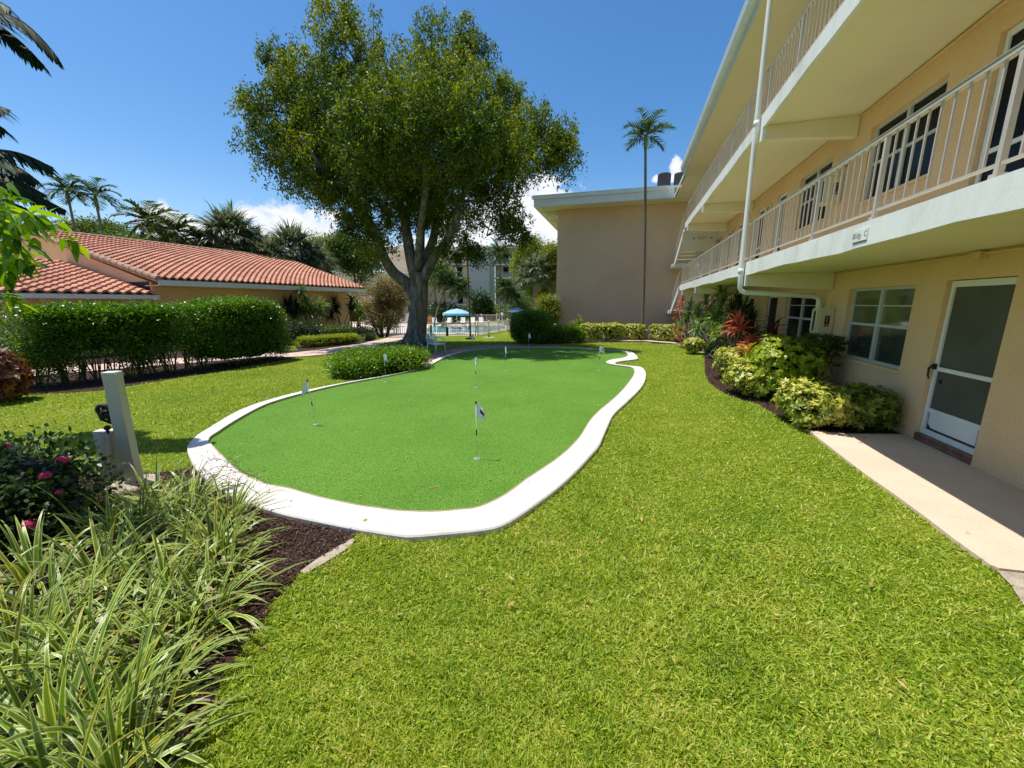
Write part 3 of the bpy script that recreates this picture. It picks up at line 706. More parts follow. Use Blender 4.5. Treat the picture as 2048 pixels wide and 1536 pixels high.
# windows
def window(ops, glass, bar=True, name='window'):
    a, b, c, d = ops
    v = W0+.07; f = B(); fr = .045; mid = (a+b)/2; zm = c+(d-c)*.50; zq = c+(d-c)*.76
    f.box((v, a, c), (v+.05, a+fr, d)); f.box((v, b-fr, c), (v+.05, b, d)); f.box((v, a+fr, d-fr), (v+.05, b-fr, d)); f.box((v, a+fr, c), (v+.05, b-fr, c+fr))
    f.box((v-.012, mid-.035, c+fr), (v+.05, mid+.035, d-fr)); 
    for p, q in ((a+fr, mid-.035), (mid+.035, b-fr)):
        f.box((v+.005, p, zm-.022), (v+.045, q, zm+.022))
        if bar: f.box((v+.01, p, zq-.009), (v+.04, q, zq+.009))
    o = f.build(name, M['alu'], apt)
    for k, (p, q) in enumerate(((a+fr, mid-.035), (mid+.035, b-fr))):
        g = B(); g.box((v+.028, p, zm+.022), (v+.034, q, d-fr)); g.build('pane', glass, o)
        g = B(); g.box((v+.028, p, c+fr), (v+.034, q, zm-.022)); g.build('pane', M['glassd'] if glass is M['glassg'] else glass, o)
    s = B(); s.box((W0-.03, a-.03, c-.045), (W0+.065, b+.03, c-.002)); s.build('sill', M['peach'], o)
    return o
window(win1[0], M['glassg']); window(win1[1], M['glass']); window(win1[2], M['glass']); window(win1[3], M['glass'])
for q in win2: window(q, M['glass'], True)
for q in win3: window(q, M['glass'], True)
# curtain edge behind the ground floor window (vertical dark gap is in the photo)
def door(ops, glass, near=False):
    a, b, c, d = ops; c0 = c+(.13 if near else .03)
    v = W0+.05; st = .055
    f = B(); f.box((v, a+.01, c0), (v+.045, a+.01+st, d-.01)); f.box((v, b-.01-st, c0), (v+.045, b-.01, d-.01))
    f.box((v, a+.01+st, d-.085), (v+.045, b-.01-st, d-.01)); f.box((v, a+.01+st, c0), (v+.045, b-.01-st, c0+.07))
    zk = c0+.33; f.box((v, a+.01+st, zk-.025), (v+.045, b-.01-st, zk+.025)); zm = c0+.88; f.box((v, a+.01+st, zm-.025), (v+.045, b-.01-st, zm+.025))
    o = f.build('door', M['trim'], apt)
    g = B(); g.box((v+.02, a+.01+st, zk+.026), (v+.026, b-.01-st, zm-.026)); g.box((v+.02, a+.01+st, zm+.026), (v+.026, b-.01-st, d-.086)); g.build('screen', glass, o)
    g = B(); g.box((v+.028, a+.01+st, c0+.07), (v+.034, b-.01-st, zk-.026)); g.build('kick_panel_back', M['black'], o)
    k = B(); n = 10; z0, z1 = c0+.10, zk-.03; ya, yb = a+.10, b-.10; pts = []
    for i in range(n+1):
        q = PI/2*i/n; pts.append((v+.012, yb-.09+.09*math.sin(q), z0+.09-.09*math.cos(q)))
    pts = [(v+.012, ya, z0)]+pts+[(v+.012, yb, z1), (v+.012, ya, z1)]
    back = [(p[0]+.014, p[1], p[2]) for p in pts]; m = len(pts)
    k.add(pts+back, [tuple(range(m))]+[(i, (i+1) % m, (i+1) % m+m, i+m) for i in range(m)]); k.build('kick_panel', M['trim'], o)
    if near:
        h = B(); hy = b-.045; h.box((v-.028, hy-.02, zm-.01), (v-.001, hy+.02, zm+.06)); h.tube([(v-.028, hy, zm+.05), (v-.065, hy+.01, zm+.0), (v-.06, hy+.01, zm-.10), (v-.04, hy+.01, zm-.14)], [.012, .013, .010, .006], 8); h.build('handle', M['black'], o)
        kn = B(); kn.tube([(v+.055, hy-.10, zm-.16), (v+.012, hy-.10, zm-.16)], [.025, .028], 10); kn.build('door_knob', M['black'], o)
        s = B(); s.box((W0-.002, a+.002, 0), (W0+.13, b-.002, .125)); s.build('brick_step', M['brick'], apt)
door(dor1[0], M['screen'], True)
for q in dor1[1:]+dor2+dor3: door(q, M['glass'])
# railings
def railing(z0, z1, posts):
    """z0 slab top; z1 rail top; pickets run between rails"""
    v = VE+.03; ra = B(); ra.box((v-.022, U0, z1-.035), (v+.022, 20.35, z1-.006)); ra.box((v-.011, U0, z0+.10), (v+.011, 20.35, z0+.122))
    
    k = posts[0]; P = sorted(posts)
    for a, b in zip(P[:-1], P[1:]):
        n = 10
        for i in range(1, n):
            u = a+(b-a)*i/n; ra.box((v-.007, u-.007, z0+.125), (v+.007, u+.007, z1-.035))
    # return at the end
    ra.box((v+.022, 20.33, z1-.035), (W0-.1, 20.37, z1-.006)); ra.box((v+.022, 20.335, z0+.10), (W0-.1, 20.36, z0+.125))
    for i in range(1, 14): ra.box((v+.1*i, 20.34, z0+.125), (v+.1*i+.014, 20.354, z1-.035))
    o = ra.build('railing', M['rail'], apt)
    c = B(); c.box((v-.027, U0, z1-.005), (v+.027, 20.36, z1+.007)); c.build('rail_cap', M['capgreen'], o)
    for u in P:
        p = B(); p.box((v-.019, u-.019, z0+.013), (v+.019, u+.019, z1-.036)); p.box((v-.032, u-.032, z0+.013), (v+.032, u+.032, z0+.05)); p.build('railing_post', M['rail'], o)
posts = [3.70-1.42*3+1.42*i for i in range(0, 14)]; posts = [p for p in posts if p < 19.5]+[20.33]
railing(T1, T1+.83, posts); railing(T2, T2+.83, [p+.07 for p in posts if p < 19.2]+[20.33])
# downpipe
d = B(); vp = VE-.10; up = 9.62
d.tube([(2.16, up, S3+.18), (vp+.02, up, S3-.05), (vp, up, S3-.3), (vp, up-.03, 5.3), (vp, up-.12, 2.45), (vp+.01, up-.14, 2.16), (vp+.06, up-.14, 2.09), (vp+.14, up-.14, 2.065), (vp+.9, up-.08, 2.02), (W0-.22, up+.02, 1.985), (W0-.12, up+.04, 1.95), (W0-.09, up+.04, 1.86), (W0-.09, up+.04, .05)],
       .048, 12)
for z in (S3-.3, 5.3, 2.5): d.tube([(vp, up-.03 if z > 5 else up-.12, z-.05), (vp, up-.03 if z > 5 else up-.12, z+.05)], .054, 12)
d.build('downpipe', M['trim'], apt, True)

# EXIT lettering painted on the end beam
def text_obj(body, size, mat, name, parent=None, ext=.002, off=0.0):
    c = bpy.data.curves.new(name, 'FONT'); c.body = body; c.size = size; c.space_character = 1.12; c.offset = off; c.extrude = ext; c.align_x = 'CENTER'; c.align_y = 'CENTER'
    o = bpy.data.objects.new(name, c); COL.objects.link(o); bpy.context.view_layer.update()
    me = bpy.data.meshes.new_from_object(o.evaluated_get(bpy.context.evaluated_depsgraph_get()))
    COL.objects.unlink(o); bpy.data.objects.remove(o)
    me.materials.clear()
    return link(name, me, mat, parent)
vc, zc = PV(1404, 477, 2.9); 
u_beam = 21.85
dx, dy, dz = ray(1405, 476); t_ = u_beam/(dx*UX+dy*UY); vE = t_*(dx*VX+dy*VY); zE = H+t_*dz
t = text_obj('EXIT', .19, M['red'], 'exit_lettering', apt); t.rotation_euler = (PI/2, 0, 0); t.location = (vE-O[0], u_beam-O[1]-.004, zE)
for k, s in ((-1, .5), (1, .5)):
    a = B(); q = vE+k*.40; a.add([(q+k*.07, u_beam-.006, zE), (q-k*.05, u_beam-.006, zE+.06), (q-k*.05, u_beam-.006, zE-.06), (q+k*.07, u_beam-.002, zE), (q-k*.05, u_beam-.002, zE+.06), (q-k*.05, u_beam-.002, zE-.06)], [(0, 1, 2), (5, 4, 3), (0, 3, 4, 1), (1, 4, 5, 2), (2, 5, 3, 0)]); a.build('exit_arrow', M['red'], apt)

# stairs between block and wing
st = B()
for z0, ua, ub, za, zb in ((0, 22.6, 26.6, 1.34, .0), (0, 22.6, 26.6, 1.34, 2.66), (0, 22.6, 26.6, 4.03, 2.66), (0, 22.6, 26.6, 4.03, 5.40)):
    pass
def flight(v0, v1, ua, za, ub, zb):
    f = B(); n = 8
    for i in range(n):
        u = ua+(ub-ua)*i/n; z = za+(zb-za)*i/n; f.box((v0, u, z+.10), (v1, u+(ub-ua)/n, z+.16))
    o = f.build('stair_flight', M['soffit'], apt)
    s = B(); s.beam((v0-.03, ua, za+.02), (v0-.03, ub, zb+.02), .05, .32); s.build('stringer', M['white'], o)
    r = B(); r.beam((v0-.03, ua, za+.98), (v0-.03, ub, zb+.98), .035, .04)
    for i in range(0, 17):
        q = i/16; r.beam((v0-.03, ua+(ub-ua)*q, za+(zb-za)*q+.15), (v0-.03, ua+(ub-ua)*q, za+(zb-za)*q+.97), .016)
    r.build('stair_railing', M['rail'], o)
flight(2.55, 3.5, 22.4, 5.30, 25.6, 4.05); flight(2.55, 3.5, 22.4, 2.56, 25.6, 1.30); flight(3.75, 4.7, 22.4, 2.60, 25.6, 4.0); flight(3.75, 4.7, 22.4, .05, 25.6, 1.30)
for zl in (3.92, 1.22):
    l = B(); l.box((2.4, 25.6, zl), (5.2, 27.65, zl+.2)); l.build('stair_landing', M['white'], apt)

# ================================================================ WING (wall facing the lawn)
WU = 27.7; Ow = (0.0, WU, 0.0); wx, wy = uv2w(WU, 0)
wing = thing('wing_building', 'windowless tan end wall of the neighbouring wing under a flat white edged roof', 'building', (wx, wy, tz(wy)), -TH)
zw = tz(wy)
def BW(): return MB((0.0, WU, zw))
m = BW(); m.box((-4.8, WU, zw-.8), (13, WU+16, S3-.02)); m.build('wall', M['peach_far'], wing)
m = BW(); m.box((-6.1, WU-1.35, S3-.015), (6, WU+17, S3+.02)); m.box((2.4, 22.24, S3+.0), (6, WU-1.352, S3+.02)); m.build('soffit', M['soffit'], wing)
m = BW(); m.box((-6.13, WU-1.38, S3-.03), (2.268, WU-1.352, S3+.54)); m.box((-6.13, WU-1.35, S3-.03), (-6.102, WU+17, S3+.54)); m.box((2.27, 22.26, S3-.05), (2.30, WU-1.36, S3+.1)); m.build('fascia', M['trim'], wing)
m = BW(); m.box((-6.22, WU-1.50, S3+.40), (1.9, WU-1.381, S3+.60)); m.box((-6.24, WU-1.53, S3+.58), (1.92, WU-1.381, S3+.62)); m.build('gutter', M['trim'], wing)
m = BW(); m.box((-6.1, WU-1.35, S3+.54), (6, WU+17, S3+.64)); m.build('roof', M['roofmemb'], wing)
for k in range(5):
    m = BW(); yy = WU+.2+k*3.0; m.add([(-6.0, yy, S3-.02), (-4.81, yy, S3-.02), (-4.81, yy, S3-.35), (-6.0, yy+.14, S3-.02), (-4.81, yy+.14, S3-.02), (-4.81, yy+.14, S3-.35)], [(0, 1, 2), (5, 4, 3), (0, 2, 5, 3), (0, 3, 4, 1)]); m.build('bracket', M['soffit'], wing)
m = BW(); m.tube([(-5.6, WU-1.2, S3-.03), (-5.55, WU-.6, S3-.25), (-5.0, WU-.05, S3-.5), (-4.86, WU+.05, S3-.9)], .05, 8); m.build('drain_pipe', M['trim'], wing, True)
# condensers on the wing roof
def condenser(px0, px1, pyt, pyb, U, lab):
    d0 = ray((px0+px1)/2, pyb); t = U/(d0[0]*UX+d0[1]*UY); x, y, z = d0[0]*t, d0[1]*t, H+d0[2]*t
    wdt = (px1-px0)/F_PX*t; hh = (pyb-pyt)/F_PX*t*1.12
    o = thing('air_conditioner', lab, 'air conditioner', (x, y, S3+.64), -TH, 'air conditioning units on the wing roof')
    m = MB(); n = 14; R = wdt/2*.84; hh = PYd((px0+px1)/2, pyt+3, y)[2]-(S3+.64)
    for i in range(n*2):
        a = PI*i/n; m.box((math.cos(a)*R-.025, math.sin(a)*R-.025, .05), (math.cos(a)*R+.025, math.sin(a)*R+.025, hh-.06))
    m.lathe([(R*.9, .0), (R*.9, hh-.08)], n=20); m.build('grille', M['ac'], o)
    m = MB(); m.lathe([(0, hh), (R*1.03, hh-.01), (R*1.04, hh-.07), (R*.8, hh-.07)], n=24); m.build('top_cover', M['ac'], o)
    m = MB(); m.box((-R, -R, 0), (R, R, .05)); m.build('base_pad', M['ac'], o)
condenser(1314, 1342, 345, 364, 28.2, 'dark louvred condenser unit on the wing roof, left of the two')
condenser(1347, 1372, 344, 363, 28.2, 'dark louvred condenser unit on the wing roof, right one beside the gutter corner')

# sign "Bldg. C"
sg = thing('building_sign', 'small white plate lettered Bldg. C on the balcony slab edge', 'sign', (*uv2w(5.185, VE-.034), 2.545), -TH)
m = MB(); m.box((-.006, -.135, -.062), (.003, .135, .062)); m.build('plate', M['white'], sg, bevel=.003)
t = text_obj('Bldg. C', .082, M['black'], 'lettering', sg, .0006, -.0013); t.rotation_euler = (PI/2, 0, -PI/2); t.location = (-.0072, 0, 0)
m = MB(); m.box((-.004, -.125, -.068), (-.001, .12, -.0625)); m.build('backing_edge', M['black'], sg)

def cabinet(u, z, lab):
    o = thing('extinguisher_cabinet', lab, 'extinguisher cabinet', (*uv2w(u, W0-.002), z), -TH, 'fire extinguisher cabinets on the block walls')
    m = MB(); D = .26; Wd = .30; Hh = .50
    m.box((-D, -Wd/2, -Hh/2), (0, Wd/2, Hh/2)); m.build('box', M['cabinet'], o, bevel=.008)
    m = MB(); m.box((-D+.015, -Wd/2-.012, -Hh/2+.02), (-.02, -Wd/2-.001, Hh/2-.02)); m.build('side_cover', M['cabinet'], o, bevel=.004)
    m = MB(); m.box((-D-.02, -Wd/2+.03, -Hh/2+.03), (-D-.001, -.05, Hh/2-.03)); m.box((-D-.02, .06, -Hh/2+.03), (-D-.001, Wd/2-.02, Hh/2-.03)); m.build('front_cover', M['cabinet'], o, bevel=.004)
    m = MB(); m.box((-D-.012, -.045, -Hh/2+.06), (-D-.002, .055, Hh/2-.06)); m.build('window_slot', M['black'], o)
    m = MB(); m.box((-.16, -Wd/2-.016, -.10), (-.08, -Wd/2-.013, .11)); m.build('pictogram_plate', M['black'], o)
    m = MB(); m.box((-.138, -Wd/2-.019, -.02), (-.112, -Wd/2-.017, .055)); m.box((-.145, -Wd/2-.019, .065), (-.10, -Wd/2-.017, .085)); m.box((-.15, -Wd/2-.019, -.085), (-.09, -Wd/2-.017, -.05)); m.build('pictogram', M['red'], o)
cabinet(9.30, 1.50, 'cream fire extinguisher cabinet beside the ground floor window and downpipe')
cabinet(9.80, 4.02, 'cream fire extinguisher cabinet on the first floor wall between two windows')
for u, z, lab in ((9.62, 4.42, 'small dark wall light above the first floor extinguisher cabinet'), (13.95, 4.55, 'square cream wall box between the first floor doors'), (18.1, 4.6, 'small square wall box near the far first floor doors')):
    o = thing('wall_light', lab, 'wall light', (*uv2w(u, W0-.002), z), -TH)
    m = MB()
    if z < 4.5: m.tube([(0, 0, 0), (-.13, 0, .01)], .012, 6); m.build('arm', M['black'], o); m = MB(); m.tube([(-.10, -.09, 0), (-.10, .09, 0)], .022, 8); m.build('shade', M['black'], o)
    else: m.box((-.06, -.11, -.11), (0, .11, .11)); m.build('casing', M['cabinet'], o, bevel=.01); m = MB(); m.box((-.066, -.06, -.06), (-.061, .06, .06)); m.build('face', M['ac'], o)

# ================================================================ TILED HOUSE (left)
hu = Vector((.3746, .927, 0)); hv = Vector((.927, -.3746, 0)); HO = Vector((-13.6, 15.6, 0))
HTH = math.atan2(hu.y, hu.x)-PI/2
# local: x along hv (towards lawn), y along hu
house = thing('tiled_house', 'single storey tan house with terracotta barrel tile roof, behind the hedge on the left', 'house', (HO.x, HO.y, 0), HTH)
def to_local(p): d = Vector(p)-HO; return (d.dot(hv), d.dot(hu), d.z)
def tile_roof(parent, ea, eb, rb, ra, nu, nr, name, hip_b=False):
    """barrel tiles on the quad eave a -> eave b -> ridge b -> ridge a (local coords)"""
    ea, eb, rb, ra = [Vector(p) for p in (ea, eb, rb, ra)]
    n = (eb-ea).cross(ra-ea).normalized()
    if n.z < 0: n = -n
    V = []; F = []; A = 6
    cols = nu; rows = nr
    for j in range(rows):
        t0, t1 = j/rows, (j+1)/rows
        for i in range(cols):
            s0, s1 = i/cols, (i+1)/cols
            def P(s, t): 
                a = ea.lerp(eb, s); r = ra.lerp(rb, s); return a.lerp(r, t)
            b = len(V)
            for (t, lift, rad) in ((t0-.006*12/rows, .066, .058), (t1, .0, .050)):
                for k in range(A+1):
                    q = k/A; s = s0+(s1-s0)*q
                    h = math.sin(PI*min(1, max(0, (q-.0)/.68)))*rad*1.25 if q < .68 else -math.sin(PI*(q-.68)/.32)*.018
                    V.append(P(s, max(t, -.02))+n*(h+lift+.03))
            for k in range(A): F.append((b+k, b+k+1, b+A+1+k+1, b+A+1+k))
            # front lip
            b2 = len(V)
            for k in range(A+1): V.append(V[b+k]-n*.075)
            for k in range(A): F.append((b2+k, b2+k+1, b+k+1, b+k))
    me = bpy.data.meshes.new(name); me.from_pydata([tuple(v) for v in V], [], F); me.update()
    return link(name, me, M['tile'], parent)
EL = 11.06; ZE = 2.74
ea = (0, 0, ZE); eb = (0, EL, ZE)
rL = PYd(42, 456, 19.3); rR = PYd(621, 529, 31.0)
ra = (-9.9, 0, 5.2); rbp = to_local(rR)
rb = (-9.9, 13.6, 5.2)
# ridge end from the photo: keep the roof plane
roof = MB(); 
roof.add([ea, eb, rb, ra, (ea[0], ea[1], ea[2]-.05), (eb[0], eb[1], eb[2]-.05), (rb[0], rb[1], rb[2]-.05), (ra[0], ra[1], ra[2]-.05)], [(0, 1, 2, 3), (7, 6, 5, 4), (0, 4, 5, 1), (1, 5, 6, 2), (2, 6, 7, 3), (3, 7, 4, 0)])
roof.add([ra, rb, (-20, 11, ZE), (-20, 0, ZE), (ra[0], ra[1], ra[2]-.06), (rb[0], rb[1], rb[2]-.06), (-20, 11, ZE-.06), (-20, 0, ZE-.06)], [(0, 1, 2, 3), (7, 6, 5, 4), (1, 5, 6, 2), (2, 6, 7, 3), (3, 7, 4, 0)])
roof.add([(eb[0], eb[1], eb[2]-.03), (-20, 11, ZE-.03), (rb[0], rb[1], rb[2]-.03)], [(0, 1, 2)])
roof.build('roof_deck', M['tile'], house)
tile_roof(house, (0, .10, ZE), (0, EL, ZE), (rb[0]+.05, rb[1], rb[2]), (ra[0]+.05, .10, ra[2]), 40, 26, 'roof_tiles')
def caps(name, p, q, n, R, parent, mat=None):
    m = MB(); p = Vector(p); q = Vector(q)
    for i in range(n):
        a = p.lerp(q, i/n); b = p.lerp(q, (i+1.12)/n); m.tube([a, b], [R*1.06, R*.9], 10)
    return m.build(name, mat or M['tile'], parent)
M['rake'] = surf('faded_ridge_tile', [(.34,.22,.15), (.42,.28,.20)], 3, .85, .2)
caps('ridge_tiles', (ra[0], ra[1]-.1, ra[2]+.06), (rb[0], rb[1], rb[2]+.06), 34, .12, house, M['rake'])
caps('rake_tiles', (.02, .0, ZE+.03), (ra[0], 0, ra[2]+.03), 24, .115, house, M['rake'])
caps('hip_tiles', (eb[0], eb[1], ZE+.04), (rb[0], rb[1], rb[2]+.05), 30, .09, house)
f = MB(); f.box((-.03, -.02, ZE-.22), (.03, EL, ZE-.015)); f.box((-20, EL-.03, ZE-.22), (-.032, EL+.02, ZE-.03)); f.build('fascia', M['trim'], house)
s = MB(); s.box((-1.0, .02, ZE-.24), (-.033, EL-.04, ZE-.20)); s.build('soffit', M['peach'], house)
g = MB(); z0 = -1.3; wx_ = -.75
g.box((-19.5, .55, z0), (wx_, EL-.7, ZE-.22))
# gable triangle facing the lawn corner
sl = (ra[2]-ZE)/9.9
g.add([(wx_, .12, z0), (wx_, .12, ZE-.10-sl*wx_*-1*0), (-9.9, .12, ra[2]-.10), (-19.5, .12, ZE-.1), (-19.5, .12, z0), (wx_, .549, z0), (wx_, .549, ZE-.1), (-9.9, .549, ra[2]-.1), (-19.5, .549, ZE-.1), (-19.5, .549, z0)],
      [(0, 1, 2, 3, 4), (9, 8, 7, 6, 5), (0, 5, 6, 1), (1, 6, 7, 2), (2, 7, 8, 3)])
g.build('wall', M['peach'], house)
k = MB(); k.add([(-.1, .05, ZE-.12), (-.1, .05, ZE-.03), (-9.9, .05, ra[2]-.03), (-9.9, .05, ra[2]-.12), (-.1, .10, ZE-.12), (-.1, .10, ZE-.03), (-9.9, .10, ra[2]-.03), (-9.9, .10, ra[2]-.12)], [(0, 1, 2, 3), (7, 6, 5, 4), (0, 3, 7, 4), (1, 5, 6, 2)]); k.build('rake_board', M['peach'], house)
# low front roof
ZL = 2.16; L0 = -.3; LN = 9.0
lo = tile_roof(house, (L0, -LN, ZL), (L0, -.02, ZL), (L0-6.5, -.02, ZL+1.45), (L0-6.5, -LN, ZL+1.45), 28, 16, 'low_roof_tiles')
m = MB(); m.add([(L0, -LN, ZL), (L0, .1, ZL), (L0-6.5, .1, ZL+1.45), (L0-6.5, -LN, ZL+1.45), (L0, -LN, ZL-.05), (L0, .1, ZL-.05), (L0-6.5, .1, ZL+1.4), (L0-6.5, -LN, ZL+1.4)], [(0, 1, 2, 3), (7, 6, 5, 4), (3, 7, 4, 0), (2, 6, 7, 3)]); m.build('low_roof_deck', M['tile'], house)
m = MB(); m.box((L0-.03, -LN, ZL-.16), (L0+.03, .08, ZL-.01)); m.build('low_fascia', M['trim'], house)
m = MB(); m.box((-12, -LN+.4, z0), (L0-.5, .1, ZL-.13)); m.build('low_wall', M['peach'], house)
m = MB(); m.box((L0-.497, -1.9, 1.0), (L0-.47, -1.3, 1.83)); m.box((L0-.497, -6.0, .8), (L0-.47, -4.8, 1.8)); m.build('window', M['glass'], house)
m = MB(); m.box((L0-2.1, .095, ZL+.02), (L0-.6, .118, ZL+.52)); m.build('soffit_shadow', M['black'], house)  # black slab standing in for the dark shadow at the soffit
# wall lantern
lp = PV  # unused alias
def onplane(px, py, xloc):
    dx, dy, dz = ray(px, py); d = Vector((dx, dy, dz)); o_ = Vector((0, 0, H))-HO
    t = (xloc-o_.dot(hv))/d.dot(hv); return Vector((0, 0, H))+d*t
lw = onplane(408, 601, wx_+.1)
lan = thing('wall_lantern', 'small black wall lantern on the tan house wall above the hedge', 'lantern', (lw.x, lw.y, lw.z-.2), HTH)
m = MB(); m.box((-.1, -.05, .12), (-.085, .05, .30)); m.tube([(-.09, 0, .22), (-.03, 0, .30), (0, 0, .34), (.02, 0, .30)], .012, 6); m.build('bracket', M['black'], lan)
m = MB(); m.lathe([(0, .30), (.10, .24), (.11, .22), (0, .22)], (.02, 0, 0), 8)
for a in range(4): m.beam((.02+.08*math.cos(a*PI/2+.78), .08*math.sin(a*PI/2+.78), .22), (.02+.06*math.cos(a*PI/2+.78), .06*math.sin(a*PI/2+.78), 0), .014)
m.lathe([(0, -.02), (.07, -.01), (.07, .01), (0, .01)], (.02, 0, 0), 8); m.build('cage', M['black'], lan)
m = MB(); m.lathe([(.045, .01), (.058, .21)], (.02, 0, 0), 8); m.build('glass', M['glassd'], lan)

# ================================================================ BIG TREE
TX, TY = G(833, 690); 
tree = thing('shade_tree', 'large spreading shade tree with thick forked grey trunk behind the putting green', 'tree', (TX, TY, 0))
def TP(px, py, dy=0.0): p = PYd(px, py, TY+dy); return (p[0]-TX, p[1]-TY, p[2])
mb = MB()
def limb(pts, rads, n=12, wob=.06):
    P = smooth_pts(pts, 4); R = [float(x[0]) for x in smooth_pts([(r,) for r in rads], 4)]
    mb.tube([tuple(p) for p in P], [r_*(.88 if r_ < .36 else 1) for r_ in R], n, wob=wob)
limb([(0,0,-.3), (0,0,.0), (.02,0,.35), TP(836,640), TP(838,600), TP(838,570), TP(840,545)], [.80,.66,.47,.40,.375,.40,.36], 24, .07)
for k in range(9):   # buttress roots
    a = k*.7+.2; l = random.uniform(.9, 1.5)
    mb.tube([(math.cos(a)*.28, math.sin(a)*.28, .55), (math.cos(a)*.55, math.sin(a)*.55, .16), (math.cos(a+.1)*l*.75, math.sin(a+.1)*l*.75, .03), (math.cos(a+.1)*l, math.sin(a+.1)*l, -.05)], [.16,.14,.08,.03], 8)
limb([TP(832,600), TP(815,568), TP(786,545,-.3), TP(766,510,-.6), TP(752,468,-.8), TP(735,440,-1), TP(706,402,-1.2), TP(676,372,-1.4), TP(640,330,-1.8), TP(600,270,-2)], [.30,.30,.26,.22,.20,.19,.16,.13,.09,.05])
limb([TP(836,570), TP(824,525), TP(815,480,.2), TP(808,430,.2), TP(796,380,.3), TP(812,330,.2), TP(800,250,.3), TP(780,160,.5), TP(740,80,.6)], [.32,.27,.25,.19,.17,.15,.13,.09,.04])
limb([TP(842,570,.2), TP(852,520,.4), TP(868,470,.6), TP(872,430,.9), TP(880,390,1), TP(900,320,1.2), TP(910,240,1.5), TP(920,150,1.8)], [.30,.24,.20,.17,.16,.13,.09,.04])
limb([TP(846,560,-.1), TP(868,515,-.3), TP(895,480,-.5), TP(912,440,-.6), TP(920,405,-.8), TP(950,350,-1), TP(1000,300,-1.2), TP(1060,250,-1.3), TP(1100,240,-1.5)], [.26,.22,.19,.17,.15,.12,.09,.06,.03])
limb([TP(838,545,.3), TP(842,480,1.0), TP(845,400,1.8), TP(850,300,2.5), TP(860,200,3)], [.25,.2,.16,.1,.05])
limb([TP(836,540,-.1), TP(840,470,-.8), TP(850,380,-1.8), TP(850,300,-2.6), TP(860,220,-3)], [.2,.16,.13,.09,.04])
limb([TP(796,380,.3), TP(770,330,0), TP(740,270,-.5), TP(700,200,-.5), TP(660,130,-.3)], [.13,.12,.09,.07,.03], 8)
limb([TP(752,468,-.8), TP(735,470,-.9), TP(715,455,-1), TP(700,450,-1)], [.07,.06,.04,.02], 6)
limb([TP(900,400,-.6), TP(960,400,-.6), TP(1005,370,-.8), TP(1030,350,-.8)], [.09,.07,.05,.03], 6)
lobes = [ # px, py, dy(m), rx, ry (px), rdepth (m)
 (700,80,.5,72,72,1.6), (672,40,.4,40,34,.9), (610,140,0,62,46,1.5), (548,108,0,26,18,.6), (560,225,-1,62,52,1.5), (515,205,-1.2,24,16,.5), (560,280,-1.5,66,40,1.4), (612,330,-1.6,60,44,1.4),
 (650,210,.5,95,85,2.6), (760,195,1.0,105,85,2.6), (870,115,1.5,80,62,2.2), (930,75,1.6,28,34,.8), (950,110,1.5,40,46,1.1), (965,205,.5,66,60,2.0), (1022,176,.2,32,26,1.0), (1055,238,-1,40,36,1.2),
 (1085,282,-1.4,54,42,1.3), (1128,262,-1.6,24,22,.6), (1128,300,-1.6,26,36,.6), (1040,300,-.5,66,50,1.6), (860,250,-2,130,110,2.2), (720,270,-1.8,110,95,2.0), (860,250,2.4,140,120,2.0), (720,270,2.0,120,100,2.0),
 (640,290,0,75,60,2.0), (760,370,-.5,95,60,2.2), (880,370,.3,115,72,2.6), (980,340,0,56,56,1.6), (690,385,-1.2,60,36,1.3), (800,340,2.8,110,80,1.4), (950,300,2.2,80,80,1.4), (900,430,.8,62,34,1.6),
 (720,448,-.9,38,28,.9), (700,440,-.8,20,18,.5), (750,485,-.6,34,20,.8), (905,487,-.2,45,30,1.1), (945,500,0,28,16,.7), (1000,400,-.3,30,50,.7), (1012,440,-.4,16,34,.4), (1035,430,-.6,20,30,.4), (1040,465,-.6,26,14,.4), (860,300,0,110,90,2.2), (810,430,1.4,60,40,1.0), (1000,260,1.2,70,60,1.6), (795,240,-2.6,80,70,1.0),(640,370,-1.4,34,22,.7),(585,180,-.4,44,36,1.2),(905,175,-1.0,60,60,1.6),(900,220,-3.3,70,50,1.1),(975,262,-3.3,52,42,1.1),(1035,285,-2.9,42,34,1.0),(740,262,-3.2,60,40,1.1)]
cent = []; twig = MB()
for px, py, dy, rx, ry, rd in lobes:
    c = np.array(TP(px, py, dy)); sc = 18.2/F_PX*1.02
    R = np.array([rx*sc, rd, ry*sc*1.05])*.90; vol = R[0]*R[1]*R[2]
    n = int(14+47*(R[0]*R[1]+R[0]*R[2]+R[1]*R[2])/3)
    d = unit(rng.normal(0, 1, (n, 3)))*(rng.uniform(.12, 1.0, n)**(1/2.2)*1.06)[:, None]
    p = c+d*R; cent.append(p)
    a = tuple(c*np.array([.8, .8, 1])+np.array([0, 0, -R[2]*.8]))
    for q in p[:max(3, n//9)]:
        mid = (np.array(a)+q)/2+rng.normal(0, .15, 3); twig.tube([a, tuple(mid), tuple(q)], [.03, .02, .006], 4, False)
C = np.concatenate(cent)
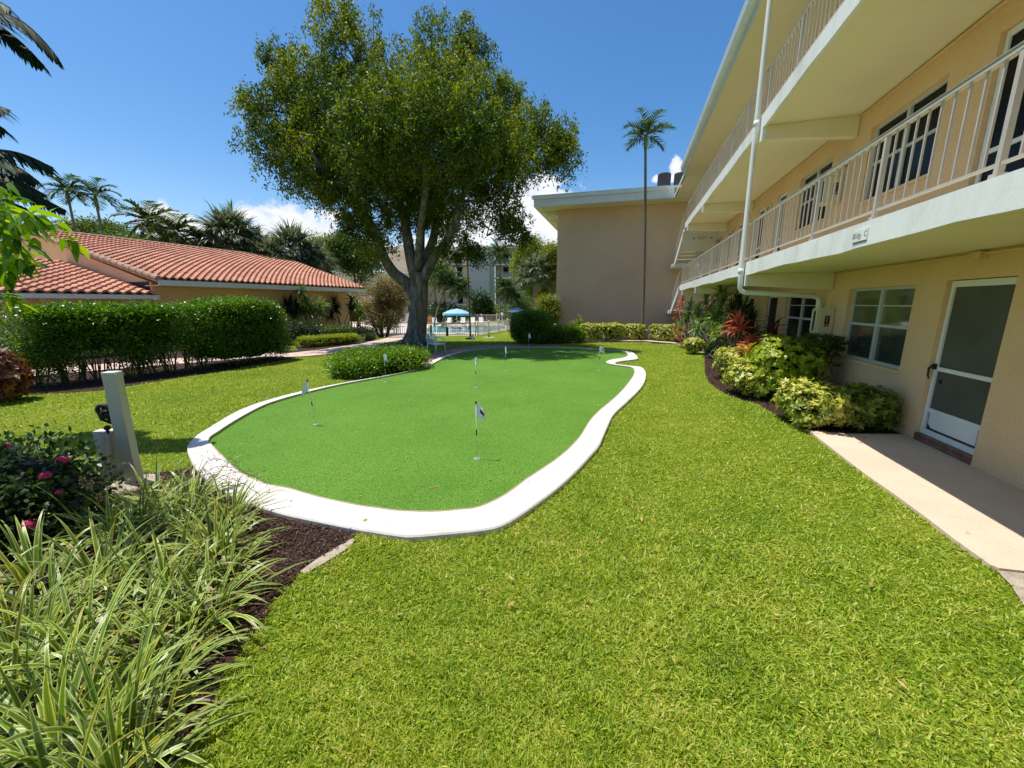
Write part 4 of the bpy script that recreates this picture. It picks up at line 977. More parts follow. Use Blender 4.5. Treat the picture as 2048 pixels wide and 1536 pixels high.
# hanging sprays: each spray is a short drooping chain of leaves
per = 46; n = len(C)
t = rng.uniform(0, 1, (n, per)); ang = rng.uniform(0, 2*PI, n); ln = rng.uniform(.4, 1.0, n)
base = np.repeat(C, per, axis=0)
off = np.stack([np.cos(ang)[:, None]*t*ln[:, None]*.55, np.sin(ang)[:, None]*t*ln[:, None]*.55, -(t**1.7)*ln[:, None]*.75], 2).reshape(-1, 3)
P = base+off+rng.normal(0, .08, base.shape)
D = rng.normal(0, .8, P.shape); D[:, 2] -= .75
Nn = rng.normal(0, 1, P.shape); Nn[:, 2] += .6
V, F = leaf_quads(P, D, Nn, rng.uniform(.09, .17, len(P)), rng.uniform(.04, .065, len(P)))
print('tree leaves', len(P))
link('crown', fast_mesh('crown', V, F), M['treeleaf'], tree)
mb.build('trunk', M['bark'], tree, True)
twig.build('twigs', M['stem'], tree, True)

# ================================================================ PALMS
def frond(mbr, parts, base, d0, L, droop, nl, ll, lw, curl=.0, vshape=.4, K=10, ldroop=.8):
    """pinnate frond: rachis + leaflets"""
    P = np.array(base, float); d = np.array(d0, float); d /= np.linalg.norm(d); pts = [P.copy()]; ds = [d.copy()]
    for i in range(K):
        t = i/K; d = d+np.array([0, 0, -droop/K*(.4+1.3*t)]); d /= np.linalg.norm(d); P = P+d*L/K; pts.append(P.copy()); ds.append(d.copy())
    mbr.tube([tuple(p) for p in pts], [max(.004, L*.012*(1-i/(K+.5))) for i in range(K+1)], 5, False)
    pts = np.array(pts); ds = np.array(ds)
    tt = np.linspace(.12, .995, nl); idx = tt*K; i0 = np.minimum(idx.astype(int), K-1); fr = (idx-i0)[:, None]
    B0 = pts[i0]*(1-fr)+pts[i0+1]*fr; T = unit(ds[i0]*(1-fr)+ds[i0+1]*fr)
    side = np.cross(T, [0, 0, 1.0]); side = unit(side+1e-6); upv = np.cross(side, T)
    for sgn in (-1, 1):
        D = side*sgn*1.0+T*.75+upv*vshape+rng.normal(0, .10, T.shape)
        l = ll*np.sin(np.clip(tt*1.05+.12, 0, 1)*PI)**.55*rng.uniform(.85, 1.1, nl)
        parts.append(ribbons(B0, D, l, np.full(nl, lw), np.full(nl, ldroop)*rng.uniform(.6, 1.5, nl), 3, .3)[:2])
def pinnate_palm(name, label, loc, h, nf, L, tr, ll=.4, lw=.035, nl=26, lean=(0, 0), mat='palmleaf', shaft=True, elev=(-.2, 1.3), group=None, spread=1.0, cat='palm tree', droop=1.5):
    t = thing(name, label, cat, loc, 0, group); top = np.array([lean[0], lean[1], h])
    m = MB(); n = 14; m.tube([(lean[0]*(i/n)**1.5, lean[1]*(i/n)**1.5, h*i/n-.05) for i in range(n+1)], [tr*(1.35-.45*min(1, i/2)-.2*i/n) for i in range(n+1)], 9); m.build('trunk', M['palmtrunk'], t, True)
    if shaft:
        m = MB(); m.tube([tuple(top-np.array([0, 0, .08*L])), tuple(top+np.array([0, 0, .15*L])), tuple(top+np.array([0, 0, .35*L]))], [tr*1.0, tr*1.15, tr*.5], 8); m.build('crownshaft', M['shaft'], t, True)
    mr = MB(); parts = []
    for i in range(nf):
        a = i*2.39996+rng.uniform(-.2, .2); e = elev[0]+(elev[1]-elev[0])*(i+.5)/nf
        b = top+np.array([0, 0, .28*L if shaft else 0])
        frond(mr, parts, b, (math.cos(a)*math.cos(e)*spread, math.sin(a)*math.cos(e)*spread, math.sin(e)), L*rng.uniform(.85, 1.1), droop*rng.uniform(.8, 1.2), nl, ll, lw)
    V, F = join_vf(parts); cr = link('fronds', fast_mesh('fronds', V, F), M[mat], t); mr.build('frond_ribs', M['shaft'], t)
    return t
M['shaft'] = surf('green_crownshaft', [(.10,.16,.04), (.16,.22,.07)], 3, .5, .1)
def fan_palm(name, label, loc, h, nf, R, tr, mat='sabal', group=None, seg=26):
    t = thing(name, label, 'palm tree', loc, 0, group)
    m = MB(); n = 8; m.tube([(0, 0, h*i/n-.05) for i in range(n+1)], [tr*(1.1 if i < 6 else 1.35) for i in range(n+1)], 9, wob=.08); m.build('trunk', M['palmtrunk'], t, True)
    mr = MB(); parts = []
    for i in range(nf):
        a = i*2.39996; e = -.75+2.1*(i+.5)/nf; d = np.array([math.cos(a)*math.cos(e), math.sin(a)*math.cos(e), math.sin(e)]); pl = R*.55
        c = np.array([0, 0, h])+d*pl*rng.uniform(.85, 1.15)+np.array([0, 0, -.1*R]); mr.tube([(0, 0, h-.1), tuple(c)], [.02, .012], 4, False)
        s = np.cross(d, [0, 0, 1.0]); s /= np.linalg.norm(s)+1e-6; upv = np.cross(s, d)
        q = np.linspace(-2.0, 2.0, seg); D = np.cos(q)[:, None]*d+np.sin(q)[:, None]*s+rng.normal(0, .06, (seg, 3))+upv*.12
        parts.append(ribbons(np.repeat(c[None], seg, 0), D, np.full(seg, R*.62)*rng.uniform(.85, 1.1, seg)*(1-.12*np.abs(q)), np.full(seg, R*.06), rng.uniform(.5, 1.8, seg), 4, .3)[:2])
    V, F = join_vf(parts); link('fan_leaves', fast_mesh('fan_leaves', V, F), M[mat], t); mr.build('leaf_stalks', M['shaft'], t)
    return t
def at(px, py, Y): x, y, z = PYd(px, py, Y); return x, y, z

# slim palm in front of the wing wall
Yp = 20.6; x, y, z = at(1291, 292, Yp); xb, _, _ = at(1285, 655, Yp)
pinnate_palm('slim_palm', 'tall slim palm with thin ringed trunk in front of the tan wing wall', (xb, Yp, tz(Yp)), z-tz(Yp), 13, 1.5, .085, .55, .06, 26, (x-xb, 0), elev=(-.15, 1.25), droop=1.3)
# far left palms
for (px, py, Y, L, lab, nf) in [(137, 398, 34, 2.1, 'slim palm standing far beyond the tiled roof, left of the pair', 11), (193, 408, 34, 2.3, 'slim palm standing far beyond the tiled roof, right of the pair', 11)]:
    x, y, z = at(px, py, Y); pinnate_palm('slim_palm', lab, (x, Y, -1.1), z+1.1, nf+3, L, .12, .75, .10, 26, (0, 0), group='slim palms beyond the tiled roof', droop=2.0)
for (px, py, Y, L, nf, lab) in [(300, 462, 30, 2.3, 15, 'bushy arching palm behind the roof ridge left of the white cloud'), (352, 482, 29, 2.1, 14, 'bushy arching palm behind the roof ridge under the white cloud'), (405, 492, 31, 1.5, 12, 'low arching palm tips just over the roof ridge')]:
    x, y, z = at(px, py, Y); pinnate_palm('arching_palm', lab, (x, Y, -1.1), z+1.1, nf+6, L, .14, .85, .12, 26, elev=(-.6, 1.2), group='arching palms behind the tiled roof')
for (px, py, Y, R, nf, lab) in [(462, 475, 31, 2.5, 34, 'large fan palm rising behind the tiled roof, tallest of the fan palms'), (508, 498, 33, 2.0, 24, 'fan palm behind the tiled roof, between the two taller ones'), (585, 500, 33, 2.3, 32, 'upright fan palm behind the roof ridge in front of the cloud'), (540, 520, 31, 1.9, 24, 'low fan palm close behind the roof ridge'), (628, 530, 34, 2.0, 24, 'drooping fan palm above the right slope of the tiled roof'), (440, 505, 30, 1.7, 20, 'small fan palm low behind the ridge, leftmost of the fan palms'),(600,560,36,1.7,20,'low fan palm at the right end of the tiled roof')]:
    x, y, z = at(px, py, Y); fan_palm('fan_palm', lab, (x, Y, -1.1), z+1.1, nf+14, R, .2, group='fan palms behind the tiled roof', seg=30)

def blob_tree(name, label, px, py, Y, rx, ry, mat, n=260, per=26, L=.16, W=.08, trunks=1, zbase=None, trunkpx=None, group=None, rd=None, sub=7, cat='tree', tr=.14, lobe=.52, fill=True):
    """crown built of several uneven lobes; px radii"""
    x, y, z = at(px, py, Y); sc = Y/F_PX*1.02; RX, RZ = rx*sc, ry*sc; RD = rd or RX*.8; zb = tz(Y) if zbase is None else zbase
    t = thing(name, label, cat, (x, Y, zb), 0, group); zc = z-zb; cs = []
    ctr = [(0, 0, 0)]+[(rng.uniform(-1, 1), rng.uniform(-1, 1), rng.uniform(-1, 1)) for _ in range(sub*3)]
    ctr = [c for c in ctr if sum(q*q for q in c) < 1.1][:sub+1]
    for c in ctr:
        m = max(10, n//len(ctr)); d = unit(rng.normal(0, 1, (m, 3)))*(rng.uniform(.2, 1, m)**.4)[:, None]
        f = rng.uniform(lobe*.75, lobe*1.2) if c != (0, 0, 0) else .75
        cs.append(np.array([c[0]*RX*.62, c[1]*RD*.62, c[2]*RZ*.62+zc])+d*f*np.array([RX, RD, RZ]))
    C = np.concatenate(cs); V, F = cluster_leaves(C, int(per*1.7), (L*1.5, L*1.5, L*1.3), L*1.1, W*1.15, .3); link('crown', fast_mesh('crown', V, F), M[mat], t)
    m = MB()
    for k in range(trunks):
        a = k*2.4; b = (math.cos(a)*.05*trunks, math.sin(a)*.05*trunks, -.05); e = (math.cos(a)*RX*.35*(trunks > 1), math.sin(a)*RD*.3*(trunks > 1), zc-RZ*.4)
        m.tube([b, tuple((np.array(b)+np.array(e))/2+np.array([rng.normal(0, .1), 0, 0])), e, (e[0]*1.8, e[1]*1.8, zc+RZ*.2)], [tr, tr*.8, tr*.6, tr*.2], 8)
    m.build('trunk', M['bark'], t, True)
    return t
blob_tree('dense_tree', 'dark green dense tree behind the right end of the tiled roof', 705, 512, 38, 62, 44, 'farleaf', 560, 24, .2, .1)
blob_tree('dense_tree', 'lighter green tree left of the dark dense one, behind the roof end', 650, 508, 42, 40, 34, 'farlime', 300, 24, .22, .1)
blob_tree('distant_tree', 'low grey green tree line just over the left part of the roof ridge', 150, 470, 36, 80, 30, 'farleaf', 360, 24, .2, .1)
blob_tree('distant_tree', 'low bushy treetop under the blue grey building behind the ridge', 245, 492, 33, 75, 16, 'farleaf', 300, 22, .18, .09)
blob_tree('distant_tree', 'low bushy treetop beneath the arching palms', 330, 505, 33, 60, 18, 'farleaf', 260, 22, .18, .09)
blob_tree('bronze_tree', 'round multi stemmed tree with bronze brown leaves left of the big trunk', 762, 600, 30, 66, 52, 'bronze', 700, 24, .10, .055, 5, tr=.09, rd=2.0)
blob_tree('bronze_tree', 'small dark bronze tree between the house corner and the round bronze tree', 708, 616, 31, 28, 30, 'bronze', 160, 22, .10, .05, 2, tr=.06)
blob_tree('green_shrub_tree', 'green leafy tree right behind the big trunk', 876, 548, 60, 36, 32, 'farleaf', 260, 24, .2, .09, 2)
blob_tree('rubber_tree', 'dark round topped tree against the grey building tower', 961, 606, 70, 24, 30, 'darkleaf', 200, 24, .34, .2)
blob_tree('lime_tree', 'tall yellow green tree left of the tan wing wall', 1078, 540, 46, 48, 68, 'farlime', 900, 26, .2, .09, 2, sub=10)
blob_tree('lime_tree', 'yellow green tree crown touching the wing roof edge', 1106, 520, 44, 22, 46, 'farlime', 240, 24, .2, .09, 1)
blob_tree('lime_shrub', 'bright yellow green shrub between the dark round bush and the wing wall', 1096, 622, 27, 24, 34, 'farlime', 300, 22, .12, .05, 3, tr=.04, cat='shrub')
blob_tree('background_shrub', 'dark green shrub belt behind the pool fence at the right', 1055, 620, 62, 60, 30, 'farleaf', 300, 22, .25, .12, 3)
blob_tree('background_shrub', 'green shrubs at the foot of the grey building behind the lounge chairs', 1000, 632, 72, 40, 20, 'farleaf', 160, 22, .3, .14, 3)
blob_tree('background_shrub', 'dark shrubs under the palm group behind the near blue umbrella', 900, 628, 60, 60, 20, 'darkleaf', 200, 22, .25, .12, 3)
x, y, z = at(1072, 545, 43); fan_palm('fan_palm', 'pale fan palm with a brown skirt in front of the tall yellow green tree', (x, 43, -1.15), z+1.15, 30, 2.4, .25)
for (px, py, Y, L, lab) in [(1000, 520, 60, 3.2, 'tall feathery palm against the cream balconies'), (1010, 585, 56, 2.4, 'lower feathery palm beside the dark round topped tree'), (1022, 600, 58, 2.2, 'short dark feathery palm near the far blue umbrella')]:
    x, y, z = at(px, py, Y); pinnate_palm('feather_palm', lab, (x, Y, -1.15), z+1.15, 18, L, .14, 1.0, .17, 24, group='feathery palms beyond the pool', elev=(-.6, 1.3))
for (px, py, xb, Y, L, lab) in [(875, 560, 845, 50, 2.6, 'leaning palm just right of the big trunk'), (893, 575, 868, 52, 2.5, 'curved palm stem second from the big trunk'), (912, 585, 884, 51, 2.6, 'palm of the clump behind the near umbrella'), (925, 590, 888, 53, 2.2, 'rightmost palm of the clump behind the near umbrella')]:
    x, y, z = at(px, py, Y); x2, _, _ = at(xb, 640, Y); pinnate_palm('clump_palm', lab, (x2, Y, -1.15), z+1.15, 17, L, .12, .95, .14, 24, (x-x2, 0), group='palm clump beyond the pool fence', elev=(-.5, 1.3))

# palm whose fronds reach in at the upper left
pl = thing('leaning_palm', 'dark palm at the left edge whose drooping fronds reach into the sky', 'palm tree', (-9.6, 5.3, 0))
mr = MB(); parts = []
m = MB(); m.tube([(0, 0, -.05), (.1, 0, 2.0), (.2, 0, 3.8)], [.14, .11, .09], 9); m.build('trunk', M['palmtrunk'], pl, True)
def aim_frond(p0, p1, p2, nl=46, ll=.34, lw=.03):
    nl = int(nl*1.6); lw = .046; ll = .40
    """frond through three points seen in the photo, at palm distance"""
    P = smooth_pts([np.array(at(*p0))-[-9.6, 5.3, 0], np.array(at(*p1))-[-9.6, 5.3, 0], np.array(at(*p2))-[-9.6, 5.3, 0]], 8); P = np.array(P); K = len(P)-1
    mr.tube([tuple(p) for p in P], [.016*(1-i/(K+1)) for i in range(K+1)], 5, False)
    tt = np.linspace(.05, .99, nl); idx = tt*K; i0 = np.minimum(idx.astype(int), K-1); fr = (idx-i0)[:, None]
    B0 = P[i0]*(1-fr)+P[i0+1]*fr; T = unit(P[i0+1]-P[i0]); side = unit(np.cross(T, [0, 0, 1.0])+1e-6)
    for sg_ in (-1, 1):
        D = side*sg_*.55+T*.9+np.array([0, 0, -.45])+rng.normal(0, .07, T.shape)
        l = ll*np.sin(np.clip(tt*.93+.16, 0, 1)*PI)**.5
        parts.append(ribbons(B0, D, l, np.full(nl, lw), np.full(nl, .5), 3, .25)[:2])
aim_frond((-150, 10, 5.2), (30, 35, 5.3), (124, 128, 5.4)); aim_frond((-160, -60, 5.6), (-30, -10, 5.6), (22, 16, 5.6), 30)
aim_frond((-140, 300, 5.1), (20, 302, 5.2), (112, 338, 5.3)); aim_frond((-150, 330, 5.5), (0, 320, 5.5), (84, 368, 5.5)); aim_frond((-150, 350, 5.3), (10, 365, 5.3), (146, 428, 5.4))
aim_frond((-140, 320, 5.4), (0, 345, 5.4), (100, 395, 5.4)); aim_frond((-140, 0, 5.4), (10, 60, 5.4), (95, 140, 5.4)); aim_frond((-140, 210, 5.8), (-50, 200, 5.8), (26, 222, 5.8), 30); aim_frond((-140, 380, 5.0), (-20, 390, 5.0), (60, 420, 5.0), 34); aim_frond((-140, 250, 5.8), (-40, 235, 5.8), (14, 262, 5.8), 26)
V, F = join_vf(parts); link('fronds', fast_mesh('fronds', V, F), M['darkblade'], pl); mr.build('frond_ribs', M['stem'], pl)

# broad leaved tree branch at the left edge
bt = thing('broadleaf_tree', 'bright broad leaved branch hanging in at the left edge above the hedge', 'tree', (-6.2, 3.1, 0))
m = MB(); m.tube([(-.6, .2, -.05), (-.4, .1, 1.6), (.2, 0, 2.3), (1.0, 0, 2.55), (1.75, 0, 2.45)], [.11, .08, .05, .03, .015], 8); m.tube([(-.2, 0, 1.9), (.8, 0, 1.95), (1.6, 0, 2.0)], [.04, .025, .012], 6); m.build('trunk', M['bark'], bt, True)
cs = []
for px, py, rx, ry, Y, k in [(-10, 410, 34, 18, 3.0, 8), (35, 455, 22, 20, 3.0, 6), (-5, 480, 30, 40, 3.1, 9), (-14, 545, 16, 26, 3.1, 4), (20, 425, 20, 10, 2.9, 4), (-80, 470, 50, 70, 3.1, 16), (-30, 590, 10, 20, 3.0, 3)]:
    c = np.array(at(px, py, Y)); d = rng.normal(0, .5, (k, 3))*np.array([rx, 40, ry])*Y*1.4/F_PX; cs.append(c+d-np.array([-6.2, 3.1, 0]))
C = np.concatenate(cs); n = len(C)*9
B0 = np.repeat(C, 9, 0)+rng.normal(0, .035, (n, 3)); D = rng.normal(0, .6, (n, 3)); D[:, 2] -= .6; D[:, 0] += .35
Vv, Ff, _ = ribbons(B0, D, rng.uniform(.10, .18, n), rng.uniform(.04, .062, n), rng.uniform(.3, 1, n), 4, 1.0)
link('leaves', fast_mesh('leaves', Vv, Ff), M['broad'], bt)

# ================================================================ HEDGES AND SHRUBS
def hedge_between(name, label, a, b, width, h, mat, n, L, W, p=7, base=0.0, kind='leaf', core=.82, stems=0, per=5, back=True, lumps=.02, k=6, lo=.8, z0=None, group=None):
    """a, b: front foot line ends"""
    a = Vector((*a, 0)); b = Vector((*b, 0)); d = (b-a); ln = d.length; d.normalize(); nrm = Vector((-d.y, d.x, 0))
    if nrm.y < 0: nrm = -nrm
    c = (a+b)/2+nrm*width/2; ang = math.atan2(d.y, d.x)
    return bush(name, label, 'hedge', (c.x, c.y), (ln/2, width/2, h), mat, n, L, W, p, kind, k, ang, 0, core, base, group, z0, per, lumps, lo), c, ang, ln
A0 = G(20, 789); A1 = G(434, 741); A2 = G(588, 718)
hb, c, ang, ln = hedge_between('clipped_hedge', 'solid clipped dark green hedge at the right end beside the garden path', A1, A2, 1.5, 1.90, M['hedgeleaf'], 6800, .065, .036, 5, .08, core=.84, per=6, lumps=.05)
ha, c, ang, ln = hedge_between('leggy_hedge', 'long leggy green hedge with bare stems showing underneath, in front of the tiled house', A0, A1, 1.25, 1.76, M['hedgeleaf'], 7200, .065, .036, 5, .50, core=.55, per=6, lumps=.09, lo=.5)
m = MB(); parts = []
for i in range(22):
    s = -ln/2+ln*(i+.5)/22+random.uniform(-.1, .1)
    for q in range(4):
        x0 = s+random.uniform(-.06, .06); y0 = random.uniform(-.12, .12)
        m.tube([(x0, y0, -.02), (x0+random.uniform(-.12, .12), y0+random.uniform(-.1, .1), .45), (x0+random.uniform(-.3, .3), y0+random.uniform(-.2, .2), 1.05)], [.018, .014, .007], 5)
m.build('stems', M['stem'], ha)
n = 2600; xs_ = rng.uniform(-ln/2, ln/2, n); zz = rng.uniform(0, 1, n)**.6*.95+.05; keep = (np.sin(xs_*4.2)+rng.normal(0, .5, n)) > .1; P = np.stack([xs_, rng.normal(-.05, .22, n), zz], 1)[keep]
V, F = cluster_leaves(P, 9, (.09, .09, .08), .06, .034, .3); link('low_foliage', fast_mesh('low_foliage', V, F), M['hedgeleaf'], ha)

# centre low shrub mass
bl = bush('low_shrub', 'wide low clipped shrub with bright leaves, in the crook of the white border', 'shrub', ((G(652,758)[0]+G(852,735)[0])/2-.12, 10.95), (1.28, .98, .49), M['groundleaf'], 3600, .075, .036, 3.2, rz_rot=math.radians(42), stems=0, core=.82, per=6, lumps=.05)
bush('low_shrub', 'left shoulder of the bright low shrub nearest the far left border', 'shrub', (-3.98, 10.05), (.55, .5, .44), M['groundleaf'], 1200, .075, .036, 3, stems=0, core=.8, per=6, lumps=.05)
# house side beds
def bpx(px, pyb, Y=None):
    return G(px, pyb)
hedge_between('box_hedge', 'low rounded yellow green box hedge along the garden path', G(600, 698), G(732, 687), .75, .42, M['limeleaf'], 2600, .045, .024, 3.5, core=.84, per=6, lumps=.05)
hedge_between('box_hedge', 'short dark end piece of the low hedge near the bronze tree', G(733, 683), G(757, 681), .6, .40, M['darkleaf'], 700, .045, .024, 3, core=.84, per=6, z0=None)
hedge_between('white_edged_hedge', 'low pale tipped shrub row behind the yellow green box hedge', G(600, 690), G(716, 680), .9, .70, M['farleaf'], 1700, .07, .035, 3.5, core=.84, per=6, lumps=.06)
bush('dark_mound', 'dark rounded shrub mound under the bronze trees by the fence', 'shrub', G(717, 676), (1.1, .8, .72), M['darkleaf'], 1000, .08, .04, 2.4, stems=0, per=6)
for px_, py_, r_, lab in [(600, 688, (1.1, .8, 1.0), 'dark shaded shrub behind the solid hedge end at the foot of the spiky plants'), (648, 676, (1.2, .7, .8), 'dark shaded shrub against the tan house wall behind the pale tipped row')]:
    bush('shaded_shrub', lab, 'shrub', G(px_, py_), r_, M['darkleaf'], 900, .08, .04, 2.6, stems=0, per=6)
# dark round bush
rx_, ry_ = G(1060, 690)
bush('round_bush', 'dark rounded clipped bush with a sunlit top at the far edge of the green', 'bush', (rx_+.05, ry_+.85), (.90, .85, 1.47), M['hedgeleaf'], 4200, .06, .034, 3.0, stems=0, core=.9, per=6, lumps=.02, z0=0)
# wing hedge
for (a, b, lab, mt, n_, h_, kd) in [((1092, 688), (1175, 685.5), 'green shrub row at the left foot of the wing wall', 'groundleaf', 1500, .66, 'leaf'), ((1168, 685.5), (1256, 684), 'yellow tipped hedge section behind the far flags', 'varleaf', 1700, .82, 'palmate'), ((1256, 684), (1292, 684), 'yellow green hedge section around the slim palm trunk', 'varleaf', 700, .78, 'palmate'), ((1292, 684), (1352, 686), 'yellow green hedge section right of the slim palm', 'varleaf', 1100, .78, 'palmate')]:
    o_, *_ = hedge_between('foundation_hedge', lab, G(*a), G(*b), .95, h_, M[mt], n_, .095, .042, 4, kind=kd, core=.86, lumps=.06, z0=0, group='hedge sections along the wing wall')
bush('foundation_hedge', 'green understory shrub between the dark round bush and the wall hedge', 'shrub', (2.0, 18.7), (.7, .6, .6), M['farleaf'], 700, .09, .04, 2.4, z0=0)

# right hand bed shrubs
def wb(u, v): return uv2w(u, v)
vb = [ # name,label,u,v,(rx,ry,h),mat,n,L,W,kind
 ('variegated_bush', 'yellow variegated bush nearest the concrete path end, at the far end of the right bed', 10.75, 2.62, (.45, .62, .80), 'varleaf', 680, .085, .036, 2.6, 'palmate'),
 ('variegated_bush', 'yellow variegated bush with a ragged top, between the far one and the round lime bush', 8.85, 2.42, (.40, .52, .74), 'varleaf', 660, .085, .036, 2.4, 'palmate'),
 ('lime_bush', 'tall rounded lime green clipped bush in the middle of the right bed', 8.75, 3.02, (.60, .62, 1.20), 'limeleaf', 1700, .075, .036, 3.0, 'palmate'),
 ('variegated_bush', 'low yellow variegated bush sunlit at the front of the right bed by the walkway', 6.92, 2.82, (.44, .52, .64), 'varleaf', 760, .088, .037, 3.0, 'palmate'),
 ('variegated_bush', 'shaded green and yellow bush against the wall beside the walkway', 6.98, 3.42, (.42, .44, .64), 'varleaf_shaded', 620, .092, .039, 2.8, 'palmate'),
 ('variegated_bush', 'small yellow tuft at the foot of the red leaved plants', 12.6, 2.9, (.3, .3, .5), 'varleaf', 160, .11, .045, 2.2, 'palmate'),
 ('variegated_bush', 'pale yellow bush below the orange strap plant by the edge path', 15.8, 2.45, (.35, .35, .62), 'varleaf', 220, .11, .045, 2.2, 'palmate'),
]
M['varleaf_shaded'] = leafmat('variegated_leaf_shaded', [(.05,.11,.014), (.13,.21,.02), (.28,.32,.035), (.48,.46,.10)], .35, .35, 1.2)  # darker copy of varleaf; the shade by the wall is in its colours
for nm, lab, u, v, r, mt, n_, L, W, p, kd in vb:
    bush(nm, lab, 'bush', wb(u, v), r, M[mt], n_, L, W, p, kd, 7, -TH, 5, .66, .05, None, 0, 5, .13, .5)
# airy shrub
airy = thing('airy_shrub', 'open dark green shrub with bare forking branches against the wall under the window', 'shrub', (*wb(8.62, 3.40), 0))
m = MB(); tips = []
for i in range(7):
    a = i*.9; l = random.uniform(.25, .5); p1 = (math.cos(a)*.12, math.sin(a)*.10, .3); p2 = (math.cos(a)*l*.7, math.sin(a)*l*.5, .62)
    m.tube([(0, 0, -.03), p1, p2], [.028, .02, .013], 6)
    for j in range(4):
        p3 = (p2[0]+random.uniform(-.2, .2), p2[1]+random.uniform(-.18, .18), random.uniform(.85, 1.10)); m.tube([p2, p3], [.012, .006], 5); tips.append(p3)
for a, b in (((.1, -.1, .3), (.35, -.35, .45)), ((.1, -.05, .35), (.30, -.30, .62))): m.tube([a, b], [.012, .005], 5); tips.append(b)
m.build('branches', M['stem'], airy, True)
P = np.array(tips)+rng.normal(0, .05, (len(tips), 3)); P = np.concatenate([P, P+rng.normal(0, .08, P.shape), superell(200, .46, .36, .20, 3)[0]+[0, 0, 1.06]])
V, F = palmate(P, unit(rng.normal(0, .5, P.shape)+[0, 0, 1.]), 6, .09, .036); link('foliage', fast_mesh('foliage', V, F), M['darkleaf2'] if 'darkleaf2' in M else M['hedgeleaf'], airy)

# strap leaved plants on canes
def rosette(c, n, L, W, K=5, droop=1.2, elo=-.5, ehi=1.45):
    n = int(n*.85); W = W*1.75
    a = rng.uniform(0, 2*PI, n); e = rng.uniform(elo, ehi, n)
    D = np.stack([np.cos(a)*np.cos(e), np.sin(a)*np.cos(e), np.sin(e)], 1)
    B0 = np.repeat(np.array(c, float)[None], n, 0)+rng.normal(0, .012, (n, 3)); B0[:, 2] += rng.uniform(-.12, .05, n)*L*1.5
    return ribbons(B0, D, L*rng.uniform(.75, 1.15, n), np.full(n, W)*rng.uniform(.8, 1.2, n), rng.uniform(droop*.4, droop*1.3, n), K, .5)
def cane_plant(name, label, base_uv, heads, L, W, n, mat, droop=1.0, cat='plant', tr=.022, elo=-.5, world=None, z0=0.0):
    """heads: list of (px,py,v) rosette centres"""
    bx, by = wb(*base_uv) if world is None else world
    t = thing(name, label, cat, (bx, by, z0)); m = MB(); parts = []
    for h in heads:
        if world is None: u, z = PV(h[0], h[1], h[2]); x, y = wb(u, h[2])
        else: x, y, z = at(h[0], h[1], h[2])
        c = (x-bx, y-by, z-z0); sx, sy = random.uniform(-.08, .08), random.uniform(-.08, .08)
        m.tube([(sx, sy, -.02), (sx*1.5+c[0]*.3, sy*1.5+c[1]*.3, c[2]*.45), (c[0]*.85, c[1]*.85, c[2]*.8), c], [tr*1.2, tr, tr*.9, tr*.8], 7)
        parts.append(rosette(c, n, L, W, 5, droop, elo))
        if mat in ('drac', 'darkblade'):
            c2 = (c[0]+random.uniform(-.22, .22), c[1]+random.uniform(-.2, .2), c[2]-random.uniform(.15, .45)*min(1, c[2])); parts.append(rosette(c2, n, L, W, 5, droop, elo)); m.tube([(sx, sy, -.02), (c2[0]*.9, c2[1]*.9, c2[2]*.75), c2], [tr, tr*.9, tr*.7], 7)
    Vs = []; Fs = []; Us = []; b = 0
    for V, F, UV in parts: Vs.append(V); Fs.append(F+b); Us.append(UV); b += len(V)
    link('leaves', fast_mesh('leaves', np.concatenate(Vs), np.concatenate(Fs), np.concatenate(Us)), M[mat], t)
    m.build('canes', M['stem'], t, True)
    return t
cane_plant('dragon_plant', 'tallest green spiky strap leaved plant left of the downpipe', (14.3, 3.0), [(1443, 582, 3.0), (1436, 628, 2.9)], .52, .030, 60, 'drac')
cane_plant('dragon_plant', 'green spiky plant with several heads left of the tallest one', (15.6, 2.95), [(1412, 604, 2.9), (1396, 622, 2.8), (1420, 640, 2.9), (1402, 648, 2.8)], .50, .030, 52, 'drac')
cane_plant('dragon_plant', 'green spiky plant with a bright star head in front of the dark one', (13.2, 2.75), [(1433, 664, 2.75), (1455, 650, 2.9), (1462, 618, 3.0)], .46, .030, 52, 'drac')
cane_plant('dragon_plant', 'dark round headed strap plant on thick grey canes under the downpipe', (13.0, 3.25), [(1488, 622, 3.1), (1478, 606, 3.2), (1500, 640, 3.1), (1484, 645, 3.0)], .46, .024, 85, 'darkblade', tr=.04, droop=.5)
cane_plant('dragon_plant', 'short green tuft low at the feet of the spiky plants', (13.0, 2.9), [(1440, 694, 2.9), (1425, 697, 2.9)], .30, .02, 40, 'darkblade')
cane_plant('dragon_plant', 'green headed strap plant at the far left end of the right bed', (18.0, 2.6), [(1366, 645, 2.5), (1380, 612, 2.7)], .50, .032, 46, 'drac')
cane_plant('ti_plant', 'bright red strap leaved plant with broad leaves, largest of the red ones', (12.3, 2.8), [(1474, 642, 2.75), (1466, 652, 2.7), (1482, 655, 2.8)], .42, .042, 24, 'redleaf', .9)
cane_plant('ti_plant', 'low red and pink strap leaved plant next to the lime bush', (10.6, 2.95), [(1494, 688, 2.9), (1508, 684, 3.0), (1495, 706, 2.8)], .34, .036, 26, 'redleaf', .9)
cane_plant('ti_plant', 'dark purple strap leaved plant in front of the second window', (10.8, 3.35), [(1543, 655, 3.3), (1550, 668, 3.3)], .42, .036, 26, 'purpleleaf', .7)
cane_plant('ti_plant', 'tall thin red strap plant beside the end stairs', (18.6, 2.45), [(1366, 598, 2.45), (1359, 616, 2.4), (1355, 632, 2.4)], .34, .036, 24, 'redleaf', 1.1)
